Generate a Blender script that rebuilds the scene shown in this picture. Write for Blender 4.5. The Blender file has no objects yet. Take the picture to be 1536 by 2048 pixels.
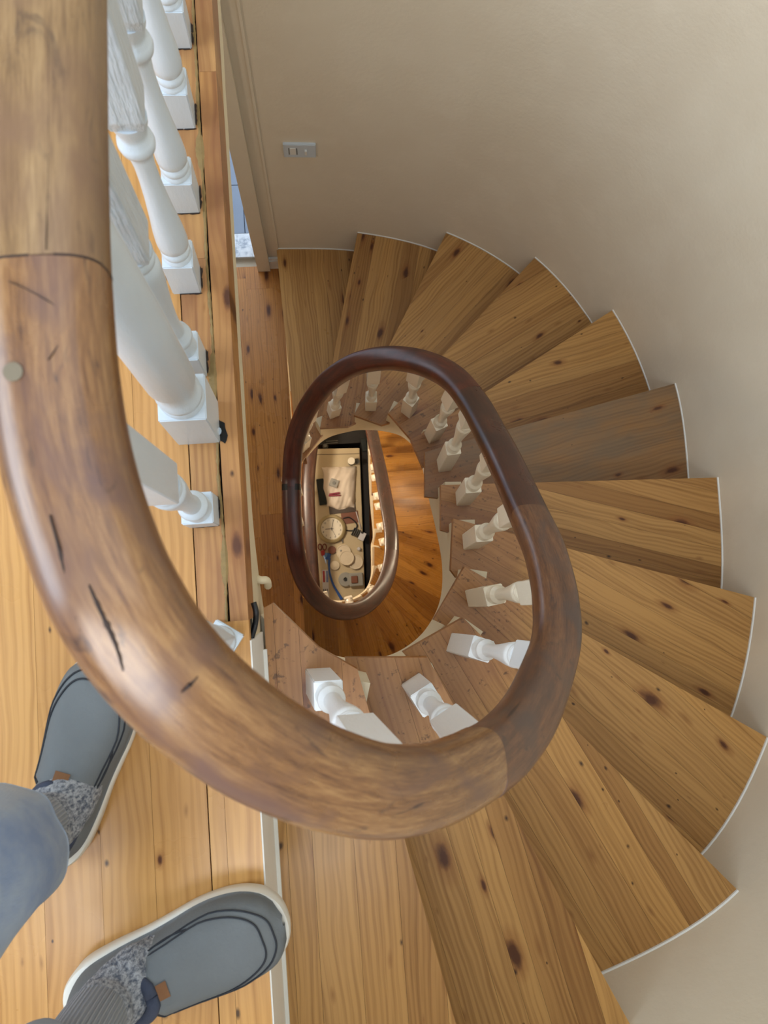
import bpy, bmesh, math, random
from mathutils import Matrix, Vector, noise as mnoise
random.seed(7)
PI = math.pi
S = bpy.context.scene
C = S.collection

# ------------------------------------------------------------------ camera
F = 1500.0; PCX, PCY = 768.0, 1024.0; H = 1.13          # focal length in px, camera height above the landing
YAW = math.radians(4.3)
nd = Vector((660 - PCX, 1160 - PCY, F)).normalized()    # straight down, in camera axes (x right, y down, z ahead)
ex = (Vector((1, 0, 0)) - nd * nd.x).normalized()
ey = ex.cross(nd)
if ey.y > 0: ey = -ey
ex, ey = ex * math.cos(YAW) + ey * math.sin(YAW), ey * math.cos(YAW) - ex * math.sin(YAW)
R = Matrix(((ex.x, -ex.y, -ex.z), (ey.x, -ey.y, -ey.z), (-nd.x, nd.y, nd.z)))
cam_d = bpy.data.cameras.new('camera'); cam = bpy.data.objects.new('camera', cam_d); C.objects.link(cam)
cam.matrix_world = Matrix.Translation((0, 0, H)) @ R.to_4x4()
cam_d.lens = F * 36 / 2048; cam_d.sensor_width = 36; cam_d.clip_start = 0.01; cam_d.clip_end = 60
cam_d.dof.use_dof = True; cam_d.dof.focus_distance = 1.75; cam_d.dof.aperture_fstop = 9
S.camera = cam

def at(px, py, z):
    """plan point (x, y) of the photo pixel on the horizontal plane z"""
    r = Vector(((px - PCX) / F, (py - PCY) / F, 1.0)); t = (H - z) / r.dot(nd); p = r * t
    return (p.dot(ex), p.dot(ey))
def at3(px, py, z):
    x, y = at(px, py, z); return Vector((x, y, z))

# ------------------------------------------------------------------ world, lights, exposure
w = bpy.data.worlds.new('daylight'); S.world = w; w.use_nodes = True
bg = w.node_tree.nodes['Background']; bg.inputs[0].default_value = (0.74, 0.87, 1.0, 1); bg.inputs[1].default_value = 2.2
def area(name, loc, target, sx, sy, power, col):
    l = bpy.data.lights.new(name, 'AREA'); l.shape = 'RECTANGLE'; l.size = sx; l.size_y = sy; l.energy = power; l.color = col
    o = bpy.data.objects.new(name, l); C.objects.link(o); o.location = loc
    o.rotation_euler = (Vector(target) - Vector(loc)).to_track_quat('-Z', 'Y').to_euler(); return o
def point(name, loc, power, col, r=0.05):
    l = bpy.data.lights.new(name, 'POINT'); l.energy = power; l.color = col; l.shadow_soft_size = r
    o = bpy.data.objects.new(name, l); C.objects.link(o); o.location = loc; return o
area('window_daylight', (-2.6, 0.1, 2.1), (0.3, 0.1, -0.2), 1.7, 1.6, 70, (0.70, 0.85, 1.0))
area('added_front_fill', (-0.5, -1.5, 2.0), (0.35, 1.5, -1.0), 1.6, 1.3, 58, (0.95, 0.97, 1.0))  # added fill light, brightens the back and right walls
S.view_settings.view_transform = 'Standard'; S.view_settings.look = 'None'
S.view_settings.gamma = 1; S.view_settings.use_curve_mapping = False
S.view_settings.exposure = 0.0

# ------------------------------------------------------------------ materials
def lin(c): return tuple((x / 12.92 if x <= 0.04045 else ((x + 0.055) / 1.055) ** 2.4) for x in c)
def hx(r, g, b): return lin((r / 255, g / 255, b / 255)) + (1,)
class NT:
    def __init__(s, name):
        s.m = bpy.data.materials.new(name); s.m.use_nodes = True; s.t = s.m.node_tree
        s.b = s.t.nodes['Principled BSDF']
    def n(s, ty, **k):
        nd_ = s.t.nodes.new(ty)
        for a, v in k.items():
            if a.startswith('i_'): nd_.inputs[a[2:].replace('_', ' ')].default_value = v
            else: setattr(nd_, a, v)
        return nd_
    def l(s, a, b): s.t.links.new(a, b)
    def math(s, op, a, b=None, clamp=False):
        nd_ = s.t.nodes.new('ShaderNodeMath'); nd_.operation = op; nd_.use_clamp = clamp
        for i, v in enumerate((a, b)):
            if v is None: continue
            if isinstance(v, (int, float)): nd_.inputs[i].default_value = v
            else: s.l(v, nd_.inputs[i])
        return nd_.outputs[0]
    def vmath(s, op, a, b):
        nd_ = s.t.nodes.new('ShaderNodeVectorMath'); nd_.operation = op
        for i, v in enumerate((a, b)):
            if isinstance(v, (tuple, list)): nd_.inputs[i].default_value = v
            else: s.l(v, nd_.inputs[i])
        return nd_.outputs[0]
    def ramp(s, fac, stops, interp='LINEAR'):
        nd_ = s.t.nodes.new('ShaderNodeValToRGB'); cr = nd_.color_ramp; cr.interpolation = interp
        while len(cr.elements) < len(stops): cr.elements.new(0.5)
        for e, (p, c) in zip(cr.elements, stops):
            e.position = p; e.color = c if len(c) == 4 else tuple(c) + (1,)
        s.l(fac, nd_.inputs[0]); return nd_.outputs[0]
    def mix(s, fac, a, b, mode='MIX'):
        nd_ = s.t.nodes.new('ShaderNodeMix'); nd_.data_type = 'RGBA'; nd_.blend_type = mode
        for sock, v in ((nd_.inputs[0], fac), (nd_.inputs[6], a), (nd_.inputs[7], b)):
            if isinstance(v, (int, float)): sock.default_value = v
            elif isinstance(v, tuple): sock.default_value = v
            else: s.l(v, sock)
        return nd_.outputs[2]
    def noise(s, vec, scale, detail=3, rough=0.5, dist=0):
        nd_ = s.n('ShaderNodeTexNoise', i_Scale=scale, i_Detail=detail, i_Roughness=rough, i_Distortion=dist)
        s.l(vec, nd_.inputs['Vector']); return nd_.outputs['Fac']
    def bump(s, h, strength, dist=0.002):
        nd_ = s.n('ShaderNodeBump', i_Strength=strength, i_Distance=dist); s.l(h, nd_.inputs['Height'])
        s.l(nd_.outputs[0], s.b.inputs['Normal'])
W_ = (0, 0, 0, 1); K1 = (1, 1, 1, 1)

def pine(name, light, dark, tone=0.35, rough=0.32, stain=None, knots=1.0, worn=0.0, worn_col=None):
    """varnished pine; grain runs along the object's local x"""
    t = NT(name)
    co = t.n('ShaderNodeTexCoord').outputs['Object']
    rnd = t.n('ShaderNodeObjectInfo').outputs['Random']
    wn = t.n('ShaderNodeTexWhiteNoise', noise_dimensions='1D'); t.l(rnd, wn.inputs['W'])
    off = t.vmath('MULTIPLY', wn.outputs['Color'], (31.0, 17.0, 9.0))
    p = t.vmath('ADD', co, off)
    warp = t.noise(t.vmath('MULTIPLY', p, (3.0, 7.0, 7.0)), 1.0, 2)
    pw = t.vmath('ADD', p, t.n('ShaderNodeCombineXYZ').outputs[0])
    cmb = t.n('ShaderNodeCombineXYZ'); t.l(t.math('MULTIPLY', warp, 0.05), cmb.inputs[1]); pw = t.vmath('ADD', p, cmb.outputs[0])
    g1 = t.noise(t.vmath('MULTIPLY', pw, (1.6, 75.0, 20.0)), 1.0, 4, 0.6)
    g2 = t.noise(t.vmath('MULTIPLY', pw, (6.0, 330.0, 60.0)), 1.0, 2, 0.5)
    wv = t.n('ShaderNodeTexWave', wave_type='BANDS', bands_direction='Y', i_Scale=26.0, i_Distortion=3.5, i_Detail=2.0)
    wv.inputs['Detail Scale'].default_value = 0.6
    t.l(t.vmath('MULTIPLY', pw, (0.35, 1.0, 1.0)), wv.inputs['Vector'])
    f = t.math('ADD', t.math('MULTIPLY', g1, 0.72), t.math('ADD', t.math('MULTIPLY', g2, 0.26), t.math('MULTIPLY', wv.outputs['Fac'], 0.13)))
    base = t.ramp(f, [(0.30, dark), (0.62, light), (0.9, light)])
    # board tone
    s_ = t.n('ShaderNodeSeparateColor'); t.l(wn.outputs['Color'], s_.inputs[0])
    tone_c = t.ramp(s_.outputs[1], [(0.0, (1 - tone, (1 - tone) * 0.88, (1 - tone) * 0.78)), (0.25, (0.92, 0.88, 0.84)), (0.6, (1, 1, 1)), (1.0, (1.1, 1.08, 1.02))])
    base = t.mix(1.0, base, tone_c, 'MULTIPLY')
    # knots
    def dots(scale, r0, r1, keep, col, base, fac=1.0):
        v = t.n('ShaderNodeTexVoronoi', i_Scale=1.0, voronoi_dimensions='2D'); t.l(t.vmath('MULTIPLY', pw, scale), v.inputs['Vector'])
        sc = t.n('ShaderNodeSeparateColor'); t.l(v.outputs['Color'], sc.inputs[0])
        dn = t.noise(t.vmath('MULTIPLY', pw, (30, 60, 1)), 1.0, 3, 0.6)
        dd_ = t.math('ADD', t.math('DIVIDE', v.outputs['Distance'], t.math('ADD', t.math('MULTIPLY', sc.outputs[2], 1.3), 0.35)), t.math('MULTIPLY', t.math('SUBTRACT', dn, 0.5), 0.10))
        m = t.ramp(dd_, [(r0, K1), (r1, W_)])
        k = t.math('LESS_THAN', sc.outputs[0], keep)
        return t.mix(t.math('MULTIPLY', t.math('MULTIPLY', m, k), fac), base, col), t.math('MULTIPLY', m, k)
    base, _ = dots((5.0, 13, 1), 0.02, 0.24, 0.42 * knots, hx(128, 74, 34), base, 0.8)
    base, _ = dots((5.0, 13, 1), 0.05, 0.12, 0.42 * knots, hx(70, 34, 18), base, 0.9)
    base, _ = dots((14, 24, 1), 0.02, 0.08, 0.22 * knots, hx(44, 22, 12), base, 0.9)
    base, _ = dots((10, 31, 1), 0.0, 0.20, 0.16 * knots, hx(124, 78, 38), base, 0.6)
    rgh = t.noise(p, 9, 3)
    if stain:
        # dirt and old varnish round the well side of the treads
        cx, cy, ax, ay = stain
        gp = t.n('ShaderNodeNewGeometry').outputs['Position']
        q = t.vmath('MULTIPLY', t.vmath('SUBTRACT', gp, (cx, cy, 0)), (1 / ax, 1 / ay, 0))
        ln = t.n('ShaderNodeVectorMath', operation='LENGTH'); t.l(q, ln.inputs[0])
        nn = t.noise(gp, 9, 4, 0.6)
        d = t.math('ADD', ln.outputs['Value'], t.math('MULTIPLY', nn, 0.42))
        m = t.ramp(d, [(0.0, K1), (0.72, K1), (0.86, W_)]); 
        m2 = t.ramp(t.math('MULTIPLY', d, 0.5), [(0.62, K1), (0.72, W_)])
        m2 = m2
        base = t.mix(t.math('MULTIPLY', m2, 0.5), base, t.mix(nn, hx(120, 72, 52), hx(176, 122, 84)))
        sp = t.noise(gp, 60, 3, 0.7)
        spm = t.ramp(sp, [(0.60, W_), (0.68, K1)])
        base = t.mix(t.math('MULTIPLY', t.math('MULTIPLY', spm, m2), 0.6), base, hx(45, 28, 22))
    if worn:
        nn = t.noise(t.vmath('MULTIPLY', p, (2.2, 5, 1)), 1.4, 4, 0.6)
        base = t.mix(t.math('MULTIPLY', t.ramp(nn, [(0.42, W_), (0.62, K1)]), worn), base, worn_col or hx(112, 100, 84))
    t.l(base, t.b.inputs['Base Color'])
    t.l(t.math('ADD', t.math('MULTIPLY', rgh, 0.2), rough - 0.1), t.b.inputs['Roughness'])
    t.b.inputs['Specular IOR Level'].default_value = 0.4
    t.bump(f, 0.12, 0.001)
    return t.m

def rail_wood(name, light, mid, dark, patch, scratch=0.6, rough=0.22):
    """handrail timber, uses the swept uv (u metres along, v metres around)"""
    t = NT(name)
    uv = t.n('ShaderNodeUVMap', uv_map='sweep').outputs[0]
    g = t.math('ADD', t.math('MULTIPLY', t.noise(t.vmath('MULTIPLY', uv, (6, 90, 1)), 1.0, 5, 0.62, 0.4), 0.6), t.math('MULTIPLY', t.noise(t.vmath('MULTIPLY', uv, (45, 420, 1)), 1.0, 4, 0.6), 0.4))
    base = t.ramp(g, [(0.33, dark), (0.49, mid), (0.66, light)])
    b = t.noise(t.vmath('MULTIPLY', uv, (9, 16, 1)), 1.0, 4, 0.55, 0.8)
    base = t.mix(t.ramp(b, [(0.46, W_), (0.68, K1)]), base, patch)
    b2 = t.noise(t.vmath('ADD', t.vmath('MULTIPLY', uv, (16, 42, 1)), (7, 3, 0)), 1.0, 5, 0.6, 1.2)
    base = t.mix(t.math('MULTIPLY', t.ramp(b2, [(0.60, W_), (0.70, K1)]), scratch), base, hx(52, 36, 34))
    # long dark cracks, slightly oblique
    c = t.noise(t.vmath('ADD', t.vmath('MULTIPLY', uv, (4.5, 70, 1)), (1, 9, 0)), 1.0, 1, 0.4, 0.0)
    base = t.mix(t.math('MULTIPLY', t.ramp(c, [(0.76, W_), (0.79, K1)]), scratch), base, hx(40, 26, 22))
    t.l(base, t.b.inputs['Base Color'])
    t.l(t.math('ADD', t.math('MULTIPLY', b, 0.25), rough - 0.08), t.b.inputs['Roughness'])
    t.b.inputs['Coat Weight'].default_value = 0.22; t.b.inputs['Coat Roughness'].default_value = 0.28
    t.bump(g, 0.10, 0.001)
    return t.m

def plain(name, col, rough=0.5, metal=0.0, var=0.08, scale=30, bump=0.0, bscale=60, stretch=None, spec=0.5, alpha=None, trans=0):
    t = NT(name)
    co = t.n('ShaderNodeTexCoord').outputs['Object']
    n1 = t.noise(co, scale, 3)
    c2 = tuple(max(0, x * (1 - var * 2)) for x in col[:3]) + (1,)
    t.l(t.mix(n1, col, c2), t.b.inputs['Base Color'])
    t.b.inputs['Roughness'].default_value = rough; t.b.inputs['Metallic'].default_value = metal
    t.b.inputs['Specular IOR Level'].default_value = spec
    t.b.inputs['Transmission Weight'].default_value = trans
    if bump:
        v = t.vmath('MULTIPLY', co, stretch) if stretch else co
        t.bump(t.noise(v, bscale, 4, 0.6), bump, 0.002)
    return t.m

M = {}
M['tread'] = pine('tread_pine', hx(182, 138, 82), hx(138, 96, 50), stain=(0.12, 0.25, 0.40, 0.56), knots=0.6)
M['tread_grey'] = pine('worn_tread_pine', hx(150, 112, 72), hx(116, 82, 50), worn=0.6, knots=0.4, rough=0.42, stain=(0.12, 0.25, 0.40, 0.56))
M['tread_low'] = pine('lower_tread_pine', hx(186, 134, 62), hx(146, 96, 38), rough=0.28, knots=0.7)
M['floor'] = pine('landing_pine', hx(196, 148, 88), hx(164, 116, 62), tone=0.12, rough=0.30, knots=0.6)
M['edge'] = pine('old_edge_pine', hx(194, 148, 94), hx(146, 98, 58), tone=0.2, rough=0.35, knots=0.8, worn=0.75, worn_col=hx(134, 88, 58))
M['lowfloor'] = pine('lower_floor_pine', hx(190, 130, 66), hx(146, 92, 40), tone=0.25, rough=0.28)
M['riser'] = pine('riser_pine', hx(140, 92, 48), hx(100, 62, 30))
M['face'] = pine('edge_face_pine', hx(130, 84, 40), hx(98, 60, 28))
M['rail_a'] = rail_wood('rail_worn_light', hx(150, 122, 86), hx(126, 98, 66), hx(84, 60, 40), hx(112, 84, 62), 0.5, 0.26)
M['rail_b'] = rail_wood('rail_worn_brown', hx(152, 116, 76), hx(122, 86, 54), hx(78, 50, 34), hx(96, 68, 58), 0.85, 0.24)
M['rail_c'] = rail_wood('rail_scuffed_brown', hx(122, 84, 56), hx(94, 60, 40), hx(58, 36, 26), hx(78, 60, 54), 0.8, 0.30)
M['rail_d'] = rail_wood('rail_dark_mahogany', hx(88, 50, 36), hx(68, 36, 27), hx(44, 24, 18), hx(52, 32, 28), 0.35, 0.26)
M['rail_e'] = rail_wood('rail_red_mahogany', hx(106, 50, 32), hx(82, 36, 24), hx(54, 24, 18), hx(64, 32, 26), 0.2, 0.34)
M['rail_f'] = rail_wood('rail_deep_brown', hx(96, 62, 44), hx(74, 46, 32), hx(46, 28, 20), hx(58, 36, 28), 0.3, 0.3)
M['paint'] = plain('white_gloss_paint', hx(206, 217, 228), 0.30, var=0.03, scale=25, bump=0.35, bscale=40, stretch=(3.0, 3.0, 0.7))
M['paint_warm_lit'] = plain('warm_lit_white_gloss_paint', hx(240, 230, 210), 0.30, var=0.03, scale=25, bump=0.35, bscale=40, stretch=(3.0, 3.0, 0.7))  # same white paint, warm lamp light on the lower balusters mixed into its colour
M['paint_lit'] = plain('lit_white_gloss_paint', hx(234, 237, 240), 0.28, var=0.02, scale=25, bump=0.35, bscale=40, stretch=(3.0, 3.0, 0.7))  # same white paint, lightened in place of light on the first three balusters
M['paint_rough'] = plain('brushed_white_paint', hx(206, 217, 228), 0.30, var=0.04, bump=1.0, bscale=46, stretch=(3.0, 3.0, 0.35))
for n_ in M['paint_rough'].node_tree.nodes:
    if n_.type == 'BUMP': n_.inputs['Distance'].default_value = 0.008
M['cream'] = plain('cream_string_paint', hx(222, 208, 178), 0.5, var=0.05, scale=14, bump=0.3, bscale=25)
M['white'] = plain('white_bead_paint', hx(232, 232, 228), 0.45, var=0.04)
M['void'] = plain('black_gap', hx(14, 14, 15), 0.8)
M['black'] = plain('black_plastic', hx(16, 17, 20), 0.45)
M['blackcloth'] = plain('black_green_cloth', hx(34, 42, 42), 0.8, var=0.2, scale=60, bump=0.4)
M['grey'] = plain('grey_plastic', hx(120, 122, 118), 0.5)
M['steel'] = plain('steel', hx(176, 184, 190), 0.28, metal=1.0)
M['filler'] = plain('dried_yellow_glue', hx(208, 176, 118), 0.6, var=0.2, scale=70, bump=0.8, bscale=120)
M['grime'] = plain('dark_grime', hx(52, 36, 30), 0.8, var=0.3, scale=120, bump=0.6)
M['table'] = plain('cream_laminate', hx(196, 180, 146), 0.45, var=0.05, scale=8)
M['sole'] = plain('white_rubber_sole', hx(222, 220, 212), 0.5, var=0.04)
M['suede'] = plain('grey_blue_suede', hx(152, 158, 162), 0.75, var=0.10, scale=22, bump=0.25, bscale=200)
M['suede_dark'] = plain('dark_grey_suede', hx(82, 92, 102), 0.7, var=0.10, scale=22, bump=0.25, bscale=200)
M['navy'] = plain('navy_lining', hx(58, 66, 86), 0.85, var=0.12, scale=60, bump=0.5, bscale=160)
M['stitch'] = plain('dark_thread', hx(36, 40, 48), 0.8)
M['tan'] = plain('tan_leather', hx(166, 116, 74), 0.6)
M['tile'] = plain('blue_grey_tile', hx(118, 128, 146), 0.35, var=0.08, scale=12)
M['joint'] = plain('dark_tile_joint', hx(56, 60, 70), 0.8)
def m_marble():
    t = NT('white_marble'); co = t.n('ShaderNodeTexCoord').outputs['Object']
    n_ = t.noise(co, 14, 6, 0.65, 1.5)
    t.l(t.ramp(n_, [(0.38, hx(140, 148, 162)), (0.5, hx(196, 200, 208)), (0.7, hx(226, 228, 232))]), t.b.inputs['Base Color'])
    t.b.inputs['Roughness'].default_value = 0.25; return t.m
M['marble'] = m_marble()
def m_wall():
    t = NT('beige_wall_paint'); co = t.n('ShaderNodeTexCoord').outputs['Object']
    n_ = t.noise(co, 1.6, 4, 0.6); n2 = t.noise(co, 9, 4, 0.6)
    c = t.mix(t.ramp(n_, [(0.35, W_), (0.65, K1)]), hx(228, 218, 199), hx(222, 210, 190))
    c = t.mix(t.math('MULTIPLY', t.ramp(n2, [(0.5, W_), (0.62, K1)]), 0.25), c, hx(234, 224, 206))
    t.l(c, t.b.inputs['Base Color']); t.b.inputs['Roughness'].default_value = 0.5
    t.b.inputs['Specular IOR Level'].default_value = 0.3
    h = t.math('ADD', t.math('MULTIPLY', n2, 0.6), t.noise(co, 70, 3)); t.bump(h, 0.16, 0.004); return t.m
M['wall'] = m_wall()
def m_knit(name, a, b, sc):
    t = NT(name); co = t.n('ShaderNodeTexCoord').outputs['Object']
    n_ = t.noise(t.vmath('MULTIPLY', co, (1, 1, 0.6)), sc, 4, 0.75); n2 = t.noise(co, 22, 2)
    t.l(t.ramp(t.math('ADD', t.math('MULTIPLY', n_, 0.85), t.math('MULTIPLY', n2, 0.15)), [(0.40, a), (0.58, b)]), t.b.inputs['Base Color'])
    t.b.inputs['Roughness'].default_value = 0.95; t.bump(n_, 1.0, 0.004); return t.m
M['knit'] = m_knit('speckled_wool', hx(116, 126, 146), hx(226, 230, 236), 190)
def m_rib(name, a, b, k):
    t = NT(name); uv = t.n('ShaderNodeUVMap', uv_map='sweep').outputs[0]
    s_ = t.n('ShaderNodeSeparateXYZ'); t.l(uv, s_.inputs[0])
    f = t.math('SINE', t.math('MULTIPLY', s_.outputs[1], k))
    f2 = t.math('MULTIPLY', t.math('ADD', f, 1.0), 0.5)
    t.l(t.mix(f2, a, b), t.b.inputs['Base Color']); t.b.inputs['Roughness'].default_value = 0.95; t.bump(f2, 0.9, 0.003); return t.m
M['rib'] = m_rib('ribbed_wool', hx(190, 198, 210), hx(216, 221, 228), 2 * PI * 48)
def m_denim():
    t = NT('faded_denim'); co = t.n('ShaderNodeTexCoord').outputs['Object']
    n_ = t.noise(co, 9, 4, 0.6); n2 = t.noise(t.vmath('MULTIPLY', co, (1, 1, 0.2)), 420, 2)
    c = t.ramp(n_, [(0.35, hx(160, 180, 212)), (0.5, hx(192, 206, 222)), (0.68, hx(214, 221, 228))])
    c = t.mix(t.math('MULTIPLY', n2, 0.25), c, hx(196, 200, 206)); t.l(c, t.b.inputs['Base Color'])
    t.b.inputs['Roughness'].default_value = 0.9; t.bump(t.math('ADD', n_, t.math('MULTIPLY', n2, 0.2)), 0.5, 0.004); return t.m
M['denim'] = m_denim()
def glassy(name, col, rough=0.05):
    t = NT(name); t.b.inputs['Base Color'].default_value = col; t.b.inputs['Roughness'].default_value = rough
    t.b.inputs['Transmission Weight'].default_value = 0.9; t.b.inputs['IOR'].default_value = 1.3; return t.m
M['glass'] = glassy('clear_plastic', (0.8, 0.82, 0.8, 1))
def solid(name, rgb, rough=0.5): M[name] = plain(name, hx(*rgb), rough, var=0.06)
solid('plug', (112, 102, 84)); solid('clock_rim', (168, 154, 116)); solid('clock_face', (232, 226, 208)); solid('ink', (34, 34, 34)); solid('red', (170, 48, 44)); solid('darkred', (120, 40, 34))
solid('blue', (40, 84, 160)); solid('lightblue', (96, 140, 190)); solid('disc', (216, 204, 180), 0.6); solid('brown', (122, 76, 56)); solid('cloth_white', (224, 212, 196), 0.9)
solid('maroon', (132, 34, 58)); solid('silverpad', (150, 150, 144)); solid('bluepack', (110, 130, 180)); solid('packwhite', (206, 208, 214)); solid('bench_side', (70, 56, 44))

# ------------------------------------------------------------------ object helpers
WM = {}
def tag(o, label=None, cat=None, group=None, kind=None):
    if label: o['label'] = label
    if cat: o['category'] = cat
    if group: o['group'] = group
    if kind: o['kind'] = kind
    return o
def place(o, W=None, parent=None):
    W = W or Matrix.Identity(4); C.objects.link(o)
    if parent is not None: o.parent = parent; o.matrix_basis = WM[parent.name].inverted() @ W
    else: o.matrix_basis = W
    WM[o.name] = W.copy(); return o
def empty(name, loc=(0, 0, 0), rz=0, **k):
    o = bpy.data.objects.new(name, None); o.empty_display_size = 0.05
    place(o, Matrix.Translation(loc) @ Matrix.Rotation(rz, 4, 'Z'))
    return tag(o, **k)
def obj(name, bm, mat, parent=None, W=None, smooth=False, angle=None):
    """bm holds WORLD coordinates; W is the object's own frame"""
    W = W or (WM[parent.name] if parent is not None else Matrix.Identity(4))
    bm.transform(W.inverted()); me = bpy.data.meshes.new(name)
    bmesh.ops.recalc_face_normals(bm, faces=bm.faces)
    if smooth:
        for f in bm.faces: f.smooth = True
    if angle is not None:
        for e in bm.edges:
            if len(e.link_faces) == 2 and e.calc_face_angle(0) > angle: e.smooth = False
    bm.to_mesh(me); bm.free()
    for m_ in (mat if isinstance(mat, list) else [mat]): me.materials.append(m_)
    return place(bpy.data.objects.new(name, me), W, parent)
def frame(loc, rz=0): return Matrix.Translation(loc) @ Matrix.Rotation(rz, 4, 'Z')
def add_prism(bm, poly, z0, z1):
    if callable(z0) is False: a = [bm.verts.new((p[0], p[1], z0)) for p in poly]
    b = [bm.verts.new((p[0], p[1], z1)) for p in poly]
    n = len(poly)
    bm.faces.new(a[::-1]); bm.faces.new(b)
    for i in range(n): bm.faces.new((a[i], a[(i + 1) % n], b[(i + 1) % n], b[i]))
def add_box(bm, x0, x1, y0, y1, z0, z1): add_prism(bm, [(x0, y0), (x1, y0), (x1, y1), (x0, y1)], z0, z1)
def box(x0, x1, y0, y1, z0, z1):
    bm = bmesh.new(); add_box(bm, x0, x1, y0, y1, z0, z1); return bm
def rbox(cx, cy, z0, z1, sx, sy, rz=0, bev=0.0, seg=2):
    bm = bmesh.new(); add_box(bm, -sx / 2, sx / 2, -sy / 2, sy / 2, z0, z1)
    if bev: bmesh.ops.bevel(bm, geom=bm.edges[:], offset=bev, segments=seg, affect='EDGES', profile=0.6)
    bm.transform(frame((cx, cy, 0), rz)); return bm
def cyl(cx, cy, z0, z1, r, n=24, r2=None, bev=0):
    bm = bmesh.new(); r2 = r if r2 is None else r2
    bmesh.ops.create_cone(bm, cap_ends=True, segments=n, radius1=r, radius2=r2, depth=z1 - z0)
    bm.transform(Matrix.Translation((cx, cy, (z0 + z1) / 2)))
    if bev: bmesh.ops.bevel(bm, geom=[e for e in bm.edges if abs(e.verts[0].co.z - e.verts[1].co.z) < 1e-6], offset=bev, segments=2, affect='EDGES')
    return bm
def lathe(bm, prof, W=None, n=24, cap=True):
    """prof: list of (r, z)"""
    rings = []
    for r, z in prof:
        rings.append([bm.verts.new((r * math.cos(2 * PI * i / n), r * math.sin(2 * PI * i / n), z)) for i in range(n)])
    for a, b in zip(rings, rings[1:]):
        for i in range(n): bm.faces.new((a[i], a[(i + 1) % n], b[(i + 1) % n], b[i]))
    if cap: bm.faces.new(rings[0][::-1]); bm.faces.new(rings[-1])
    if W: bmesh.ops.transform(bm, matrix=W, verts=[v for rg in rings for v in rg])
def catmull(pts, per=8):
    out = []; n = len(pts)
    for i in range(n - 1):
        p0 = pts[max(i - 1, 0)]; p1 = pts[i]; p2 = pts[i + 1]; p3 = pts[min(i + 2, n - 1)]
        for j in range(per):
            t = j / per; t2 = t * t; t3 = t2 * t
            out.append(tuple(0.5 * (2 * b + (c - a) * t + (2 * a - 5 * b + 4 * c - d) * t2 + (3 * b - a - 3 * c + d) * t3) for a, b, c, d in zip(p0, p1, p2, p3)))
    out.append(tuple(pts[-1])); return out
def sweep(path, prof, up=Vector((0, 0, 1)), u0=0.0, cap=True, closed=True, scale=None):
    """profile (side, up) pairs swept along path; writes the uv layer 'sweep' (metres)"""
    bm = bmesh.new(); uvl = bm.loops.layers.uv.new('sweep')
    P = [Vector(p) for p in path]; n = len(prof); rings = []; us = []; u = u0
    vs = [0.0]
    for i in range(n):
        a = prof[i]; b = prof[(i + 1) % n]; vs.append(vs[-1] + math.hypot(b[0] - a[0], b[1] - a[1]))
    for i, p in enumerate(P):
        d = (P[min(i + 1, len(P) - 1)] - P[max(i - 1, 0)]).normalized()
        if i: u += (p - P[i - 1]).length
        us.append(u)
        side = d.cross(up).normalized() if abs(d.dot(up)) < 0.98 else Vector((1, 0, 0)); upv = side.cross(d).normalized()
        k = scale[i] if scale else 1.0
        rings.append([bm.verts.new(p + side * (a * k) + upv * (b * k)) for a, b in prof])
    m_ = n if closed else n - 1
    for r in range(len(rings) - 1):
        for i in range(m_):
            j = (i + 1) % n
            f = bm.faces.new((rings[r][i], rings[r][j], rings[r + 1][j], rings[r + 1][i]))
            for lp, (uu, vv) in zip(f.loops, ((us[r], vs[i]), (us[r], vs[i + 1]), (us[r + 1], vs[i + 1]), (us[r + 1], vs[i]))): lp[uvl].uv = (uu, vv)
    if cap and closed: bm.faces.new(rings[0][::-1]); bm.faces.new(rings[-1])
    return bm, u
def circ(r, n=8, rz=None): return [(r * math.cos(2 * PI * i / n), (rz or r) * math.sin(2 * PI * i / n)) for i in range(n)]
def tube(pts, r, n=8, per=6, cap=True, up=Vector((0, 0, 1))): return sweep(catmull(pts, per), circ(r, n), up=up, cap=cap)[0]
def clip(poly, nx, ny, c):
    """keep nx*x+ny*y >= c"""
    out = []
    for i in range(len(poly)):
        a = poly[i]; b = poly[(i + 1) % len(poly)]
        da = nx * a[0] + ny * a[1] - c; db = nx * b[0] + ny * b[1] - c
        if da >= 0: out.append(a)
        if da * db < 0:
            t = da / (da - db); out.append((a[0] + (b[0] - a[0]) * t, a[1] + (b[1] - a[1]) * t))
    return out
def parea(p): return abs(sum(p[i][0] * p[(i + 1) % len(p)][1] - p[(i + 1) % len(p)][0] * p[i][1] for i in range(len(p)))) / 2
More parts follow.
